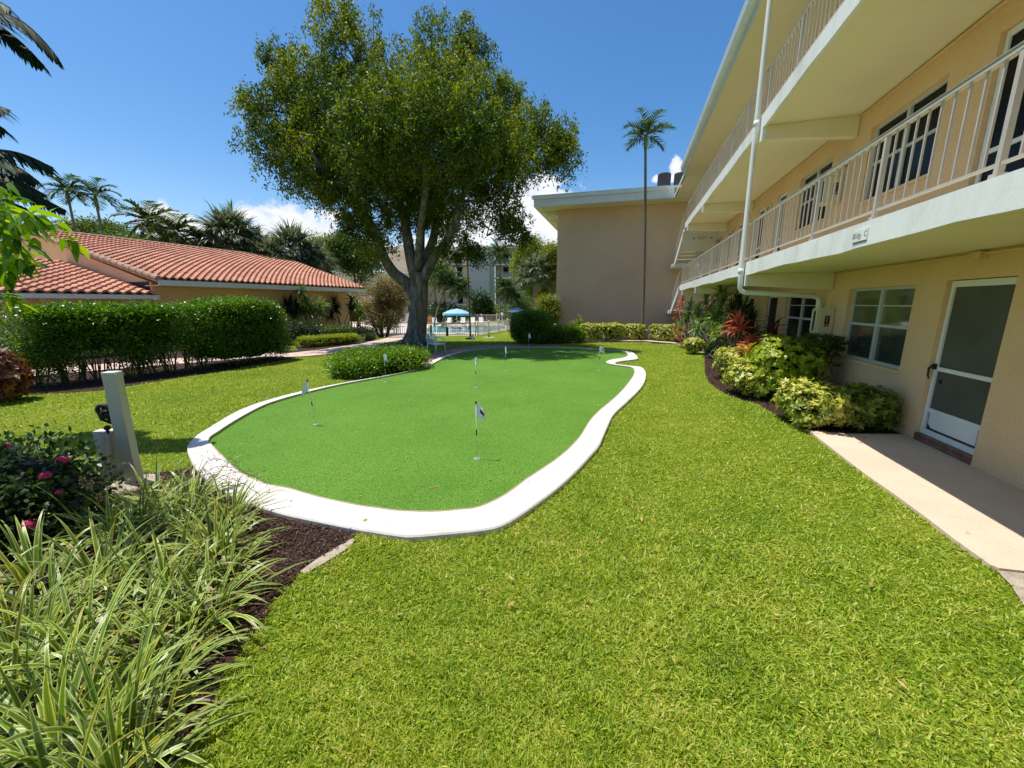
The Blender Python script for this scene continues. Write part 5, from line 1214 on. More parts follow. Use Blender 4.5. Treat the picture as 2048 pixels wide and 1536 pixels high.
cane_plant('ti_plant', 'orange brown strap leaved plant at the far left end of the bed', (17.4, 2.3), [(1353, 655, 2.25), (1366, 664, 2.3), (1358, 676, 2.2)], .40, .04, 28, 'orleaf', 1.1)
# spiky plants by the house
Yh = 23.0; x, y = G(625, 684)
cane_plant('dragon_plant', 'cluster of green spiky heads in front of the tan house corner', None, [(600, 578, 21.5), (612, 604, 21.5), (640, 610, 21.8), (600, 622, 21.2), (622, 620, 21.4)], .62, .045, 55, 'drac', world=(at(615, 650, 21.6)[0], 21.6), z0=tz(21.6))
cane_plant('dragon_plant', 'dark spiky heads half hidden behind the solid hedge', None, [(582, 602, 21.0), (592, 614, 21.2), (572, 612, 21.0)], .6, .04, 50, 'darkblade', world=(at(585, 650, 21)[0], 21.0), z0=tz(21))
cane_plant('dragon_plant', 'dark spiky plant at the right corner of the tan house', None, [(668, 604, 24), (703, 600, 24.5), (672, 618, 24)], .6, .04, 50, 'darkblade', world=(at(686, 650, 24.2)[0], 24.2), z0=tz(24.2))
cane_plant('dragon_plant', 'green spiky plant low against the bronze tree', None, [(716, 612, 24.5), (722, 622, 24.3)], .6, .045, 36, 'drac', world=(at(716, 650, 24.4)[0], 24.4), z0=tz(24.4))
cane_plant('yucca', 'small spiky rosette standing above the hedge at the wing wall', None, [(1157, 646, 20.2), (1157, 656, 20.0)], .55, .05, 34, 'drac', world=(at(1157, 680, 20)[0], 20.0), z0=tz(20), tr=.05)
x_, y_ = G(18, 775); ct = bush('croton', 'reddish brown leaved shrub at the left edge below the branch', 'shrub', (-9.75, 7.3), (.42, .42, 1.0), M['redshrub'] if 'redshrub' in M else M['bronze'], 500, .12, .06, 2.2, 'palmate', 5, z0=0, core=.6, lo=.5)

# ---------------------------------------------------------------- foreground left bed
def lily(px, py, zc, n, L, W, label='clump of striped cream and green strap leaves in the mulch bed at the lower left'):
    x, y = G(px, py, zc); t = thing('striped_lily', label, 'plant', (x, y, 0), 0, 'striped strap leaf clumps in the lower left bed')
    a = rng.uniform(0, 2*PI, n); e = rng.uniform(.15, 1.45, n)**1.0; rr = rng.uniform(0, .16, n)
    D = np.stack([np.cos(a)*np.cos(e), np.sin(a)*np.cos(e), np.sin(e)], 1); B0 = np.stack([np.cos(a)*rr, np.sin(a)*rr, np.zeros(n)], 1)
    V, F, UV = ribbons(B0, D, L*rng.uniform(.6, 1.15, n), W*rng.uniform(.6, 1.25, n), rng.uniform(.9, 2.3, n), 9, .55)
    link('leaves', fast_mesh('leaves', V, F, UV), M['lily'], t)
    nd = n//3; a = rng.uniform(0, 2*PI, nd); D = np.stack([np.cos(a), np.sin(a), rng.uniform(.1, .6, nd)], 1)
    V, F, UV = ribbons(rng.normal(0, .06, (nd, 3))*[1, 1, .3]+[0, 0, .04], D, L*rng.uniform(.5, .9, nd), np.full(nd, W*.5), rng.uniform(1.2, 2.4, nd), 6, .6)
    link('dry_leaves', fast_mesh('dry_leaves', V, F, UV), M['stalk'], t)
    return t
for px, py, L in [(300, 985, .46), (380, 975, .44), (450, 1010, .42), (450, 1100, .36), (210, 1040, .46), (60, 1120, .48), (420, 1075, .42), (350, 1020, .44), (260, 1040, .46), (430, 1060, .36), (410, 1180, .40), (330, 1150, .50), (200, 1130, .50), (90, 1180, .52), (345, 1262, .40), (250, 1250, .50), (150, 1290, .55), (20, 1280, .55), (255, 1370, .42), (200, 1420, .48), (90, 1440, .52), (-40, 1400, .5), (150, 1010, .40), (-60, 1250, .5), (230, 1540, .40), (100, 1580, .45)]:
    lily(px, py, .16, 64, L*1.14, .027)
# seed stalks arching over the border
sx, sy = G(400, 1010, 0); ss = thing('seed_stalks', 'thin dry branching seed stalks arching over the white border', 'plant', (sx, sy, 0))
m = MB(); parts = []
for px, py in [(455, 925), (430, 960), (500, 950), (540, 968), (475, 985), (520, 990)]:
    tx, ty = G(px, py, .42); e = np.array([tx-sx, ty-sy, .42]); P = smooth_pts([(0, 0, 0), e*[.3, .3, .9], e*[.7, .7, 1.08], e], 5); m.tube([tuple(p) for p in P], [.0022]*len(P), 4, False)
    for j in range(26):
        q = P[random.randint(len(P)//2, len(P)-1)]; d = np.array([random.gauss(0, .05), random.gauss(0, .05), random.gauss(.0, .04)]); m.tube([tuple(q), tuple(q+d)], [.0011, .0009], 3, False); m.tube([tuple(q+d), tuple(q+d*1.12)], [.0035, .003], 4)
m.build('stalks', M['stem'], ss)
# pink flowering bush
fx, fy = G(20, 1010, .3)
fb = bush('flowering_bush', 'dark leafy bush with pink flower heads at the lower left edge', 'bush', (fx-.28, fy+.05), (.75, .62, .72), M['darkleaf'], 1500, .055, .034, 2.3, z0=0, core=.75, per=4, lo=.6, lumps=.08, stems=6)
fb2 = bush('flowering_bush', 'smaller leafy green bush behind the pink flowers at the left edge', 'bush', (-5.45, 3.5), (.62, .5, .5), M['hedgeleaf'], 800, .055, .032, 2.3, z0=0, core=.5, per=4, lo=.5, lumps=.08)
for px, py, Y, r in [(125, 922, 3.2, .034), (92, 952, 3.0, .028), (56, 1052, 2.45, .040), (118, 985, 2.9, .018), (15, 893, 3.4, .022), (38, 880, 3.7, .018)]:
    b_, rr_ = fb.location, (.75, .62, .36); dr = Vector(ray(px, py)); oc = Vector((0-b_.x, 0-b_.y, H-.37))
    A_ = sum((dr[i]/rr_[i])**2 for i in range(3)); B_ = 2*sum(dr[i]*oc[i]/rr_[i]**2 for i in range(3)); C_ = sum((oc[i]/rr_[i])**2 for i in range(3))-1.12; dd = B_*B_-4*A_*C_
    if dd > 0: q_ = Vector((0, 0, H))+dr*((-B_-math.sqrt(dd))/(2*A_)); x, y, z = q_
    else: x, y, z = at(px, py, Y)
    P = unit(rng.normal(0, 1, (70, 3))); P[:, 2] = np.abs(P[:, 2])*.8
    V, F = palmate(P*r, unit(P), 3, r*.5, r*.4); o = link('flower_head', fast_mesh('flower_head', V, F), M['petal'], fb); o.location = Vector((x, y, z))-Vector(fb.location); o.scale = (1.1,)*3

# ================================================================ POSTS, FLAGS, CHAIR, BOLLARDS
pxx, pyy = G(270, 968, 0)
po = thing('garden_post', 'square grey painted post standing in the mulch at the left, with a black scroll bracket', 'post', (pxx, pyy, 0), math.radians(12))
m = MB(); m.box((-.058, -.05, -.05), (.058, .05, 1.17)); m.build('post', M['postgrey'], po, bevel=.004)
m = MB(); m.box((-.058, -.05, 1.17), (.058, .05, 1.19)); m.build('post_cap', M['trim'], po, bevel=.003)
m = MB(); m.lathe([(0, .03), (.20, .025), (.24, .0), (.24, -.05)], n=14); m.build('footing', M['sand'], po)
def scroll(mb, c, r, turns, a0, sgn=1, rad=.010, ax=(1, 0, 0), n=26):
    pts = []
    for i in range(n+1):
        q = i/n; a = a0+sgn*turns*2*PI*q; R = r*(1-.8*q); pts.append((c[0]+R*math.cos(a), c[1], c[2]+R*math.sin(a)))
    mb.tube(pts, rad, 6)
m = MB(); by = .08
m.tube([(-.065, by, .98), (-.075, by, .80), (-.07, by, .66)], .016, 8)
scroll(m, (-.20, by, .79), .06, 1.3, -.6, 1, .020); scroll(m, (-.13, by, .70), .055, 1.2, 2.4, -1, .020); scroll(m, (-.10, by, .77), .05, 1.2, 0, 1, .018); scroll(m, (-.16, by-.03, .74), .04, 1.1, 1, 1, .018)
m.tube([(-.25, by, .80), (-.22, by, .69), (-.14, by, .645), (-.05, by, .65)], .014, 8); m.tube([(-.20, by, .62), (-.19, by, .54)], .014, 6); m.lathe([(0, -.03), (.026, -.015), (.03, 0), (.026, .015), (0, .03)], (-.19, by, .60), 10)
m.build('scroll_bracket', M['black'], po, True)
qx, qy = G(236, 952, 0)
sp_ = thing('stub_post', 'short white rust streaked post behind the tall grey post', 'post', (qx+.02, qy+.0, 0), math.radians(10))
m = MB(); m.box((-.125, -.05, -.05), (.125, .05, .53)); m.build('post', M['stain'], sp_, bevel=.004)
m = MB(); m.box((-.035, -.058, .0), (-.028, -.0505, .52)); m.box((.05, -.058, .0), (.057, -.0505, .52)); m.build('seams', M['stain'], sp_)

def flagm(w, h, sag, tw, n=10):
    V = []; F = []
    for i in range(n+1):
        for j in range(n+1):
            a = i/n; b = j/n
            V.append((a*w*math.cos(tw*a), a*w*math.sin(tw*a)*.6+.02*math.sin(a*5+b*2)*a, -b*h*(1-.25*a)-sag*a*a))
    for i in range(n):
        for j in range(n): F.append((i*(n+1)+j, (i+1)*(n+1)+j, (i+1)*(n+1)+j+1, i*(n+1)+j+1))
    me = bpy.data.meshes.new('flag'); me.from_pydata(V, [], F); me.update(); return me
flags = [ # px, py base, z, label, rotation of flag, w, sag, lean
 (954, 917, 'nearest white golf flag with a dark printed rectangle, front centre of the green', -.25, .115, .10, 0.0, 1),
 (632, 849, 'white golf flag on a leaning stick at the left side of the green', PI+.2, .10, .14, -.062, 0),
 (952.5, 775, 'white golf flag straight behind the nearest one, mid green', -.9, .075, .03, -.012, 2),
 (772, 763, 'golf flag at the left edge in front of the low bright shrub', -.5, .10, .10, -.01, 0),
 (1011, 742, 'white golf flag between the centre flag and the tree shadow', -1.1, .06, .08, 0, 0),
 (1198, 740, 'white golf flag with a dark mark near the pinched right side of the green', -.35, .13, .12, 0, 2),
 (1205, 702, 'far right golf flag seen against the yellow hedge', -1.2, .07, .05, 0, 0),
 (1057, 702, 'far golf flag in front of the dark round bush', -.6, .09, .08, 0, 0),
 (948, 706, 'far left golf flag in the tree shade near the plastic chair', PI-.3, .09, .02, 0, 0)]
for px, py, lab, rz, wd, sag, lean, mk in flags:
    x, y = G(px, py, .024)
    t = thing('golf_flag', lab, 'golf flag', (x, y, .024), 0, 'practice flags on the putting green'); hh = .685
    m = MB(); m.tube([(0, 0, 0), (lean*.5, 0, hh*.5), (lean, 0, hh)], .0042, 8); m.build('stick', M['plastic'], t, True)
    m = MB(); m.tube([(lean*.43, 0, hh*.43), (lean*.53, 0, hh*.53)], .0075, 8); m.build('grip', M['black'], t, True)
    m = MB(); m.lathe([(0, hh+.022), (.011, hh+.018), (.012, hh-.004), (0, hh-.006)], (lean, 0, 0), 10); m.build('cap', M['black'], t, True)
    m = MB(); m.lathe([(0, .006), (.036, .006), (.044, .003), (.044, -.01)], n=20); m.build('cup_disc', M['cup'], t, True)
    fo = link('flag', flagm(wd, .17, sag, .5), M['flag'], t, True); fo.location = (lean, 0, hh-.005); fo.rotation_euler = (0, 0, rz)
    if mk:
        me = bpy.data.meshes.new('print'); s = .5 if mk == 1 else .35; a0, a1 = .42, .42+s; V = []
        def fp(a, b): return (a*wd*math.cos(.5*a), a*wd*math.sin(.5*a)*.6+.02*math.sin(a*5+b*2)*a-.0012, -b*.17*(1-.25*a)-sag*a*a)
        F = []; nn = 4
        for i in range(nn+1):
            for j in range(nn+1): V.append(fp(a0+(a1-a0)*i/nn, .30+.30*j/nn))
        for i in range(nn):
            for j in range(nn): F.append((i*(nn+1)+j, (i+1)*(nn+1)+j, (i+1)*(nn+1)+j+1, i*(nn+1)+j+1))
        me.from_pydata(V, [], F); me.update(); po_ = link('printed_logo', me, M['black'], fo)

# white plastic armchair
cx, cy = G(873, 706); ch = thing('plastic_chair', 'white plastic armchair beside the big tree trunk', 'chair', (cx, cy, 0), math.radians(52))
s = .86   # local: front is -y
m = MB(); m.box((-.22, -.22, .40*s), (.22, .22, .425*s)); m.box((-.22, -.235, .37*s), (.22, -.221, .42*s)); m.build('seat', M['plastic'], ch, bevel=.01)
m = MB()
for i in range(6): 
    x = -.165+.066*i; m.beam((x, .215, .44*s), (x*1.1, .30, .80*s), .035, .012)
m.tube([(-.22, .21, .42*s), (-.235, .27, .66*s), (-.17, .31, .82*s), (0, .32, .85*s), (.17, .31, .82*s), (.235, .27, .66*s), (.22, .21, .42*s)], .018, 8); m.build('backrest', M['plastic'], ch, True)
for sx_ in (-1, 1):
    m = MB(); m.tube([(sx_*.235, .27, .66*s), (sx_*.27, .05, .66*s), (sx_*.26, -.17, .64*s), (sx_*.25, -.225, .60*s)], [.018, .024, .024, .018], 8); m.build('armrest', M['plastic'], ch, True)
    m = MB(); m.tube([(sx_*.25, -.225, .62*s), (sx_*.225, -.215, .40*s), (sx_*.25, -.25, 0)], [.02, .024, .016], 8); m.build('leg', M['plastic'], ch, True)
    m = MB(); m.tube([(sx_*.22, .21, .42*s), (sx_*.25, .27, 0)], [.024, .016], 8); m.build('leg', M['plastic'], ch, True)
# bollards
for px, py, pt, lab in [(862, 671, 650, 'black cylindrical bollard right of the big trunk'), (894.5, 672, 654, 'black cylindrical bollard between the chair and the slender pole')]:
    x, y = G(px, py); t = thing('bollard', lab, 'bollard', (x, y, tz(y)), 0, 'black bollards before the pool fence'); hgt = PYd(px, pt, y)[2]-tz(y)
    m = MB(); m.lathe([(.0, hgt), (.10, hgt-.01), (.11, hgt-.04), (.11, 0)], n=14); m.build('body', M['black'], t, True); m = MB(); m.lathe([(0, hgt-.16), (.113, hgt-.16), (.113, hgt-.20), (0, hgt-.2)], n=14); m.build('band', M['ac'], t)
# slender pole
x, y = G(941, 679); zt = PYd(932, 437, y)[2]; xt = PYd(932, 437, y)[0]
sp = thing('slender_pole', 'tall slender dark pole on the lawn right of the chair', 'pole', (x, y, tz(y)))
m = MB(); h_ = zt-tz(y); m.tube([(0, 0, 0), (-.02, 0, h_*.3), ((xt-x)*.8, 0, h_*.7), (xt-x, 0, h_)], [.06, .05, .035, .022], 10); m.build('shaft', M['stem'], sp, True)
m = MB(); m.box((-.28, -.12, 0), (-.05, .12, .10)); m.box((.1, -.1, 0), (.26, .1, .09)); m.lathe([(.15, 0), (.13, .12), (.08, .16)], n=12); m.build('base_lamps', M['black'], sp)
x, y = G(978, 675); o = thing('lawn_sprinkler', 'small dark sprinkler head on a pale disc in the far lawn', 'sprinkler', (x, y, tz(y)))
m = MB(); m.lathe([(0, .03), (.42, .02), (.45, 0)], n=18); m.build('disc', M['sand'], o); m = MB(); m.lathe([(0, .20), (.05, .19), (.06, .03)], n=10); m.build('head', M['black'], o)

# ================================================================ POOL AREA
def fence(name, label, pts, h, gap, mat, dz=0.0, postgap=2.4, group=None):
    x0, y0 = pts[0]; z0 = tz(y0); t = thing(name, label, 'fence', (x0, y0, z0), 0, group); pk = MB((x0, y0, z0))
    posts = []
    for (ax, ay), (bx, by) in zip(pts[:-1], pts[1:]):
        ln = math.hypot(bx-ax, by-ay); n = max(1, round(ln/postgap))
        for i in range(n):
            p = (ax+(bx-ax)*i/n, ay+(by-ay)*i/n); q = (ax+(bx-ax)*(i+1)/n, ay+(by-ay)*(i+1)/n); zp, zq = tz(p[1]), tz(q[1]); posts.append(p)
            for zz in (.10, h-.04): pk.beam((*p, zp+zz), (*q, zq+zz), .05, .075)
            k = max(2, round(ln/n/gap))
            for j in range(1, k): 
                f = j/k; xx, yy = p[0]+(q[0]-p[0])*f, p[1]+(q[1]-p[1])*f; pk.beam((xx, yy, tz(yy)+.10), (xx, yy, tz(yy)+h-.03), .042)
    posts.append(pts[-1]); pk.build('pickets', mat, t)
    for p in posts:
        m = MB((x0, y0, z0)); z = tz(p[1]); m.box((p[0]-.065, p[1]-.065, z-.05), (p[0]+.065, p[1]+.065, z+h+.06)); m.lathe([(0, .14), (.05, .11), (.085, .06), (.085, .03)], (p[0], p[1], z+h), 8); m.build('fence_post', mat, t)
    return t
f0, f1, f2, f3, f4 = (-16.5, 37.0), (-9, 37.0), (-3.4, 36.9), (1.4, 49.0), (4.6, 49.2)
f_l = at(640, 660, 34)
fence('pool_fence', 'cream picket fence along the near side of the pool deck', [(-19, 34.0), (-12.5, 36.2), (-8.8, 36.8), (-3.4, 36.9)], 1.2, .17, M['tan'])
fence('pool_fence', 'cream picket fence climbing from the pool corner toward the lamp globes', [(-3.2, 36.95), (1.3, 48.9)], 1.2, .16, M['tan'])
fence('pool_fence', 'cream picket gate section right of the lamp globe, left of the dark round bush', [(1.5, 49), (5.2, 49.3)], 1.2, .16, M['tan'])
fence('pool_fence', 'far cream picket fence behind the lounge chairs', [(-9.5, 61.5), (0, 61.8), (6.5, 62)], 1.25, .2, M['tan'])
# solid far wall left part
wl = thing('screen_wall', 'tall tan panel fence at the back of the pool deck, left of the big trunk', 'fence', (-15, 60, -1.15)); 
m = MB(); m.box((-7, -.06, 0), (5.4, .06, 1.45)); m.build('panels', M['tan'], wl); 
for i in range(6): m = MB(); m.box((-7+i*2.4, -.1, 0), (-6.84+i*2.4, .1, 1.6)); m.build('panel_post', M['trim'], wl)
for px, py, Y, lab in [(909, 630, 50, 'white globe lamp post right of the pool fence corner'), (1004, 628, 49, 'cream globe lamp post by the fence gate'), (1064, 612, 30, 'white post lamp')][:2]:
    x, y, z = at(px, py, Y); x, y, z = at(px if Y != 50 else 940, py, Y)
    t = thing('globe_lamp', lab, 'lamp', (x, Y, -1.15), 0, 'globe lamps at the pool fence'); hh = z+1.15
    m = MB(); m.tube([(0, 0, 0), (0, 0, hh-.12)], .04, 8); m.build('post', M['tan'], t); m = MB(); m.lathe([(0, -.17), (.11, -.12), (.16, 0), (.11, .12), (0, .17)], (0, 0, hh), 12); m.build('globe', M['trim'], t, True)
def umbrella(px, py, Y, R, lab, rise=.24):
    x, y, z = at(px, py, Y); t = thing('pool_umbrella', lab, 'umbrella', (x, Y, -1.15), 0, 'light blue umbrellas round the pool'); zt = z+1.15; n = 8
    V = [(0, 0, zt)]; F = []
    for k, (r, zz) in enumerate(((.5, -rise*R*.45), (1.0, -rise*R*1.35), (1.0, -rise*R*1.35-.22))):
        for i in range(n*2):
            a = PI*i/n; rr = R*r*(1 if i % 2 == 0 else .94); V.append((rr*math.cos(a), rr*math.sin(a), zt+zz-(0.05 if k == 2 and i % 2 else 0)))
    for i in range(n*2): j = (i+1) % (n*2); F.append((0, 1+i, 1+j)); F.append((1+i, 1+n*2+i, 1+n*2+j, 1+j)); F.append((1+n*2+i, 1+n*4+i, 1+n*4+j, 1+n*2+j))
    me = bpy.data.meshes.new('canopy'); me.from_pydata(V, [], F); me.update(); link('canopy', me, M['blue'], t)
    m = MB(); m.tube([(0, 0, 0), (0, 0, zt)], .035, 8); m.build('pole', M['trim'], t)
    m = MB()
    for i in range(n): a = 2*PI*i/n; m.beam((0, 0, zt-.5), (R*.6*math.cos(a), R*.6*math.sin(a), zt-rise*R*.62), .02)
    m.build('ribs', M['trim'], t)
umbrella(913, 617, 48, 1.72, 'large light blue pool umbrella between the big trunk and the slender pole')
umbrella(1031, 615, 56, 1.15, 'smaller light blue umbrella left of the dark round bush')
umbrella(682, 615, 40, 1.3, 'light blue umbrella seen past the tan house corner')
def lounger(px, Y, rz, lab, bx=None):
    x, y, z = at(px, 650, Y); t = thing('lounge_chair', lab, 'lounge chair', (x, Y, -1.15), rz, 'white lounge chairs at the pool')
    m = MB(); m.box((-.32, -1.2, .30), (.32, .2, .35)); m.build('seat', M['trim'], t, bevel=.01)
    m = MB(); m.add([(-.32, .2, .30), (.32, .2, .30), (.32, .62, .98), (-.32, .62, .98), (-.32, .26, .28), (.32, .26, .28), (.32, .68, .96), (-.32, .68, .96)], [(0, 1, 2, 3), (7, 6, 5, 4), (0, 3, 7, 4), (1, 5, 6, 2), (2, 6, 7, 3)]); m.build('backrest', M['trim'], t)
    for a, b in ((-.3, -1.1), (.3, -1.1), (-.3, .1), (.3, .1)): m = MB(); m.box((a-.025, b-.025, 0), (a+.025, b+.025, .30)); m.build('leg', M['trim'], t)
for px, Y, rz, lab in [(870, 56, .3, 'bluish white lounge chair just right of the orange board'), (897, 56, -.2, 'white lounge chair under the large umbrella, left side'), (926, 57, .1, 'white lounge chair left of the slender pole'), (945, 57, 0, 'white lounge chair just right of the slender pole'), (963, 57, .2, 'white lounge chair right of the pole, farther one'), (752, 50, .6, 'white lounge chair seen left of the bronze tree trunk'), (776, 46, .4, 'white lounge chair seen between bronze tree and big trunk')]:
    lounger(px, Y, rz, lab)
for px, Y, lab in [(915, 39.5, 'white patio table in front of the pool below the umbrella'), (765, 40, 'white patio table left of the big trunk'), (800, 39.5, 'white patio table just left of the big trunk foot')]:
    x, y, z = at(px, 660, Y); t = thing('patio_table', lab, 'table', (x, Y, -1.15), 0, 'white patio tables')
    m = MB(); m.lathe([(0, .72), (.5, .72), (.5, .68), (0, .68)], n=20); m.build('tabletop', M['plastic'], t); m = MB(); m.tube([(0, 0, 0), (0, 0, .68)], .03, 8); m.lathe([(.25, 0), (.22, .03), (.03, .06)], n=12); m.build('pedestal', M['plastic'], t)
    for k in range(3):
        a = k*2.1+.5; c = thing('patio_chair', 'white patio chair drawn up to a patio table inside the pool fence', 'chair', (x+math.cos(a)*.85, Y+math.sin(a)*.85, -1.15), a+PI/2, 'white patio chairs')
        m = MB(); m.box((-.22, -.22, .40), (.22, .22, .43)); m.build('seat', M['plastic'], c); m = MB(); m.tube([(-.22, -.22, .42), (-.22, -.30, .85), (.22, -.30, .85), (.22, -.22, .42)], .02, 6); m.box((-.2, -.28, .6), (.2, -.26, .8)); m.build('backrest', M['plastic'], c)
        for q in ((-.2, -.2), (.2, -.2), (-.2, .2), (.2, .2)): m = MB(); m.box((q[0]-.015, q[1]-.015, 0), (q[0]+.015, q[1]+.015, .40)); m.build('leg', M['plastic'], c)
x, y, z = at(861, 640, 57); t = thing('rescue_board', 'orange board leaning on the far fence beside the big trunk', 'board', (x, 57, -1.15)); m = MB(); m.box((-.35, -.05, .2), (.35, .05, 1.1)); m.lathe([(.12, 0), (.12, .22)], n=8); m.build('board', M['orange'], t, bevel=.03)
# white urn on pedestal past the house corner
x, y, z = at(675, 640, 36); t = thing('garden_urn', 'white tiered urn on a pedestal past the tan house corner', 'urn', (x, 36, tz(36)))
m = MB(); m.lathe([(.22, 0), (.22, .1), (.1, .2), (.1, .8), (.3, 1.0), (.42, 1.15), (.1, 1.2), (.07, 1.5), (.22, 1.65), (.28, 1.72), (.05, 1.75), (0, 2.1)], n=14); m.build('urn', M['trim'], t, True)

# ================================================================ FAR BUILDINGS
def zY(py, Y, px=1024): return PYd(px, py, Y)[2]
YB = 84.0
fbx0 = at(985, 600, YB)[0]
cb = thing('condominium', 'five storey cream condominium with balconies and a grey stair tower, beyond the pool', 'building', (at(950, 600, YB)[0], YB, -1.3))
ofs = (at(950, 600, YB)[0], YB, -1.3)
def xb_(px, Y=YB): return at(px, 600, Y)[0]
zr = zY(498, YB)
m = MB(ofs); m.box((xb_(770), YB, -1.3), (xb_(936), YB+12, zr)); m.build('left_wall', M['peach_far'], cb)
m = MB(ofs); m.box((xb_(936, 80), 80, -1.3), (xb_(979, 80), YB+12, zY(495, 80))); m.build('stair_tower', M['greywall'], cb)
m = MB(ofs); m.box((xb_(979.5), YB-1.5, -1.3), (xb_(990), YB, zY(496, YB-1.5))); m.build('tower_side', M['greywall'], cb)
m = MB(ofs); m.box((xb_(990.5), YB+1.5, -1.3), (xb_(1120), YB+12, zr)); m.build('right_wall', M['peach_far'], cb)
m = MB(ofs); m.box((xb_(765), YB-.6, zr), (xb_(935), YB+12, zr+.35)); m.box((xb_(980), YB-1.8, zr+.003), (xb_(1125), YB+12, zr+.4)); m.box((xb_(935, 80)-.05, 79.6, zY(495, 80)), (xb_(979, 80)+.2, YB+12.2, zY(495, 80)+.25)); m.build('roof_edge', M['trim'], cb)
for i, py in enumerate((530, 556.5, 583, 609.5)):
    z = zY(py, YB)
    m = MB(ofs); m.box((xb_(890), YB-1.2, z-.12), (xb_(936)-.1, YB-.003, z+.12)); m.box((xb_(990), YB-1.3, z-.12), (xb_(1100), YB+1.497, z+.12)); m.build('balcony_slab', M['trim'], cb)
    rr = MB(ofs)
    for k in range(60): rr.box((xb_(990)+k*.2, YB-1.27, z+.12), (xb_(990)+k*.2+.05, YB-1.22, z+1.1))
    rr.box((xb_(990), YB-1.28, z+1.1), (xb_(1100), YB-1.2, z+1.17)); rr.build('balcony_railing', M['greywall'], cb)
    for pxw, ww, hh in ((921, 1.1, 2.1), (905, .55, .7), (1012, 1.2, 1.4), (1035, 1.3, 1.4)):
        xw = xb_(pxw); yy = YB if pxw < 980 else YB+1.5; z0_ = z+.2 if hh > 2 else z+1.0
        w_ = MB(ofs); w_.box((xw-ww/2-.12, yy-.06, z0_-.1), (xw+ww/2+.12, yy-.003, z0_+hh+.1)); wo = w_.build('window', M['trim'], cb)
        w_ = MB(ofs); w_.box((xw-ww/2, yy-.075, z0_), (xw+ww/2, yy-.062, z0_+hh)); w_.build('pane', M['glass'], wo)
m = MB(ofs); m.box((xb_(870), YB-1.0, zY(634, YB)), (xb_(936), YB-.1, zY(622, YB))); m.build('ground_awning', M['peach'], cb)
m = MB(ofs); m.box((xb_(872), YB-1.15, -1.3), (xb_(934), YB-1.05, zY(634, YB))); m.build('ground_windows', M['glass'], cb)
m = MB(ofs); m.box((xb_(968), YB+4, zr+.4), (xb_(992), YB+6, zr+1.2)); m.box((xb_(800), YB+3, zr+.4), (xb_(830), YB+6, zr+1.3)); m.build('roof_plant', M['alu'], cb)
# lower block left of the trunk
Yb2 = 76; o2 = (at(760, 600, Yb2)[0], Yb2, -1.3); b2 = thing('annex_building', 'lower cream building with a slanting roof line left of the big trunk', 'building', o2)
zz = zY(548, Yb2); m = MB(o2); m.box((at(600, 600, Yb2)[0], Yb2, -1.3), (at(830, 600, Yb2)[0], Yb2+8, zz)); m.build('wall', M['peach_far'], b2)
m = MB(o2); m.box((at(598, 600, Yb2)[0], Yb2-.4, zz), (at(832, 600, Yb2)[0], Yb2+8, zz+.3)); m.build('roof_edge', M['trim'], b2)
m = MB(o2)
for k in range(12): xx = at(610+k*18, 600, Yb2)[0]; m.box((xx, Yb2-.04, .2), (xx+1.0, Yb2-.003, 1.6))
m.build('windows', M['glass'], b2)
# blue grey building behind the house
p0 = Vector((*at(150, 500, 58)[:2], -1)); p1 = Vector((*at(400, 500, 100)[:2], -1)); b3 = thing('blue_grey_building', 'long blue grey building edge showing above the tiled roof ridge', 'building', p0)
za = PYd(165, 453, 60)[2]; m = MB(tuple(p0)); q0 = at(150, 450, 58); q1 = at(395, 488, 100); zt0, zt1 = PYd(150, 450, 58)[2], PYd(395, 489, 100)[2]; zt = (zt0+zt1)/2
m.add([(q0[0], q0[1], -1), (q1[0], q1[1], -1), (q1[0], q1[1], zt1), (q0[0], q0[1], zt0), (q0[0]-6, q0[1]+8, -1), (q1[0]-6, q1[1]+8, -1), (q1[0]-6, q1[1]+8, zt1), (q0[0]-6, q0[1]+8, zt0)], [(0, 1, 2, 3), (7, 6, 5, 4), (3, 2, 6, 7), (0, 3, 7, 4), (1, 5, 6, 2)]); m.build('cladding', M['blue2'], b3)
m = MB(tuple(p0)); m.beam((q0[0], q0[1]-.1, zt0+.12), (q1[0], q1[1]-.1, zt1+.12), .3, .25); m.build('parapet_cap', M['alu'], b3)
# parking / pool house shade behind the bronze trees
Yp3 = 66; o3 = (at(690, 600, Yp3)[0], Yp3, -1.2); b4 = thing('pool_house', 'low shaded cream pool building behind the bronze trees', 'building', o3)
m = MB(o3); m.box((at(560, 600, Yp3)[0], Yp3, -1.2), (at(800, 600, Yp3)[0], Yp3+5, zY(596, Yp3))); m.build('wall', M['peach_far'], b4)
for k in range(7): 
    xx = at(640+k*20, 600, Yp3)[0]; m = MB(o3); m.box((xx, Yp3-.05, -1.1), (xx+1.2, Yp3-.003, zY(606, Yp3))); m.build('window', M['glass'], b4)
m = MB(o3); m.box((at(560, 600, Yp3)[0]-.4, Yp3-1.4, zY(596, Yp3)+.003), (at(800, 600, Yp3)[0]+.4, Yp3+5.3, zY(596, Yp3)+.3)); m.build('roof', M['trim'], b4)
# garden belt so that the horizon is closed behind everything
for k, (px, Y, rx, ry, py) in enumerate([(-150, 60, 160, 40, 520), (40, 45, 90, 30, 560), (560, 80, 110, 30, 560), (1180, 95, 80, 40, 560)]):
    blob_tree('distant_tree', ['tree mass at the far left beyond the house', 'tree crowns low behind the left roofs', 'green treetops behind the tiled roof end', 'treetops beyond the wing'][k], px, py, Y, rx, ry, 'farleaf', 420, 22, .35, .2, 2)

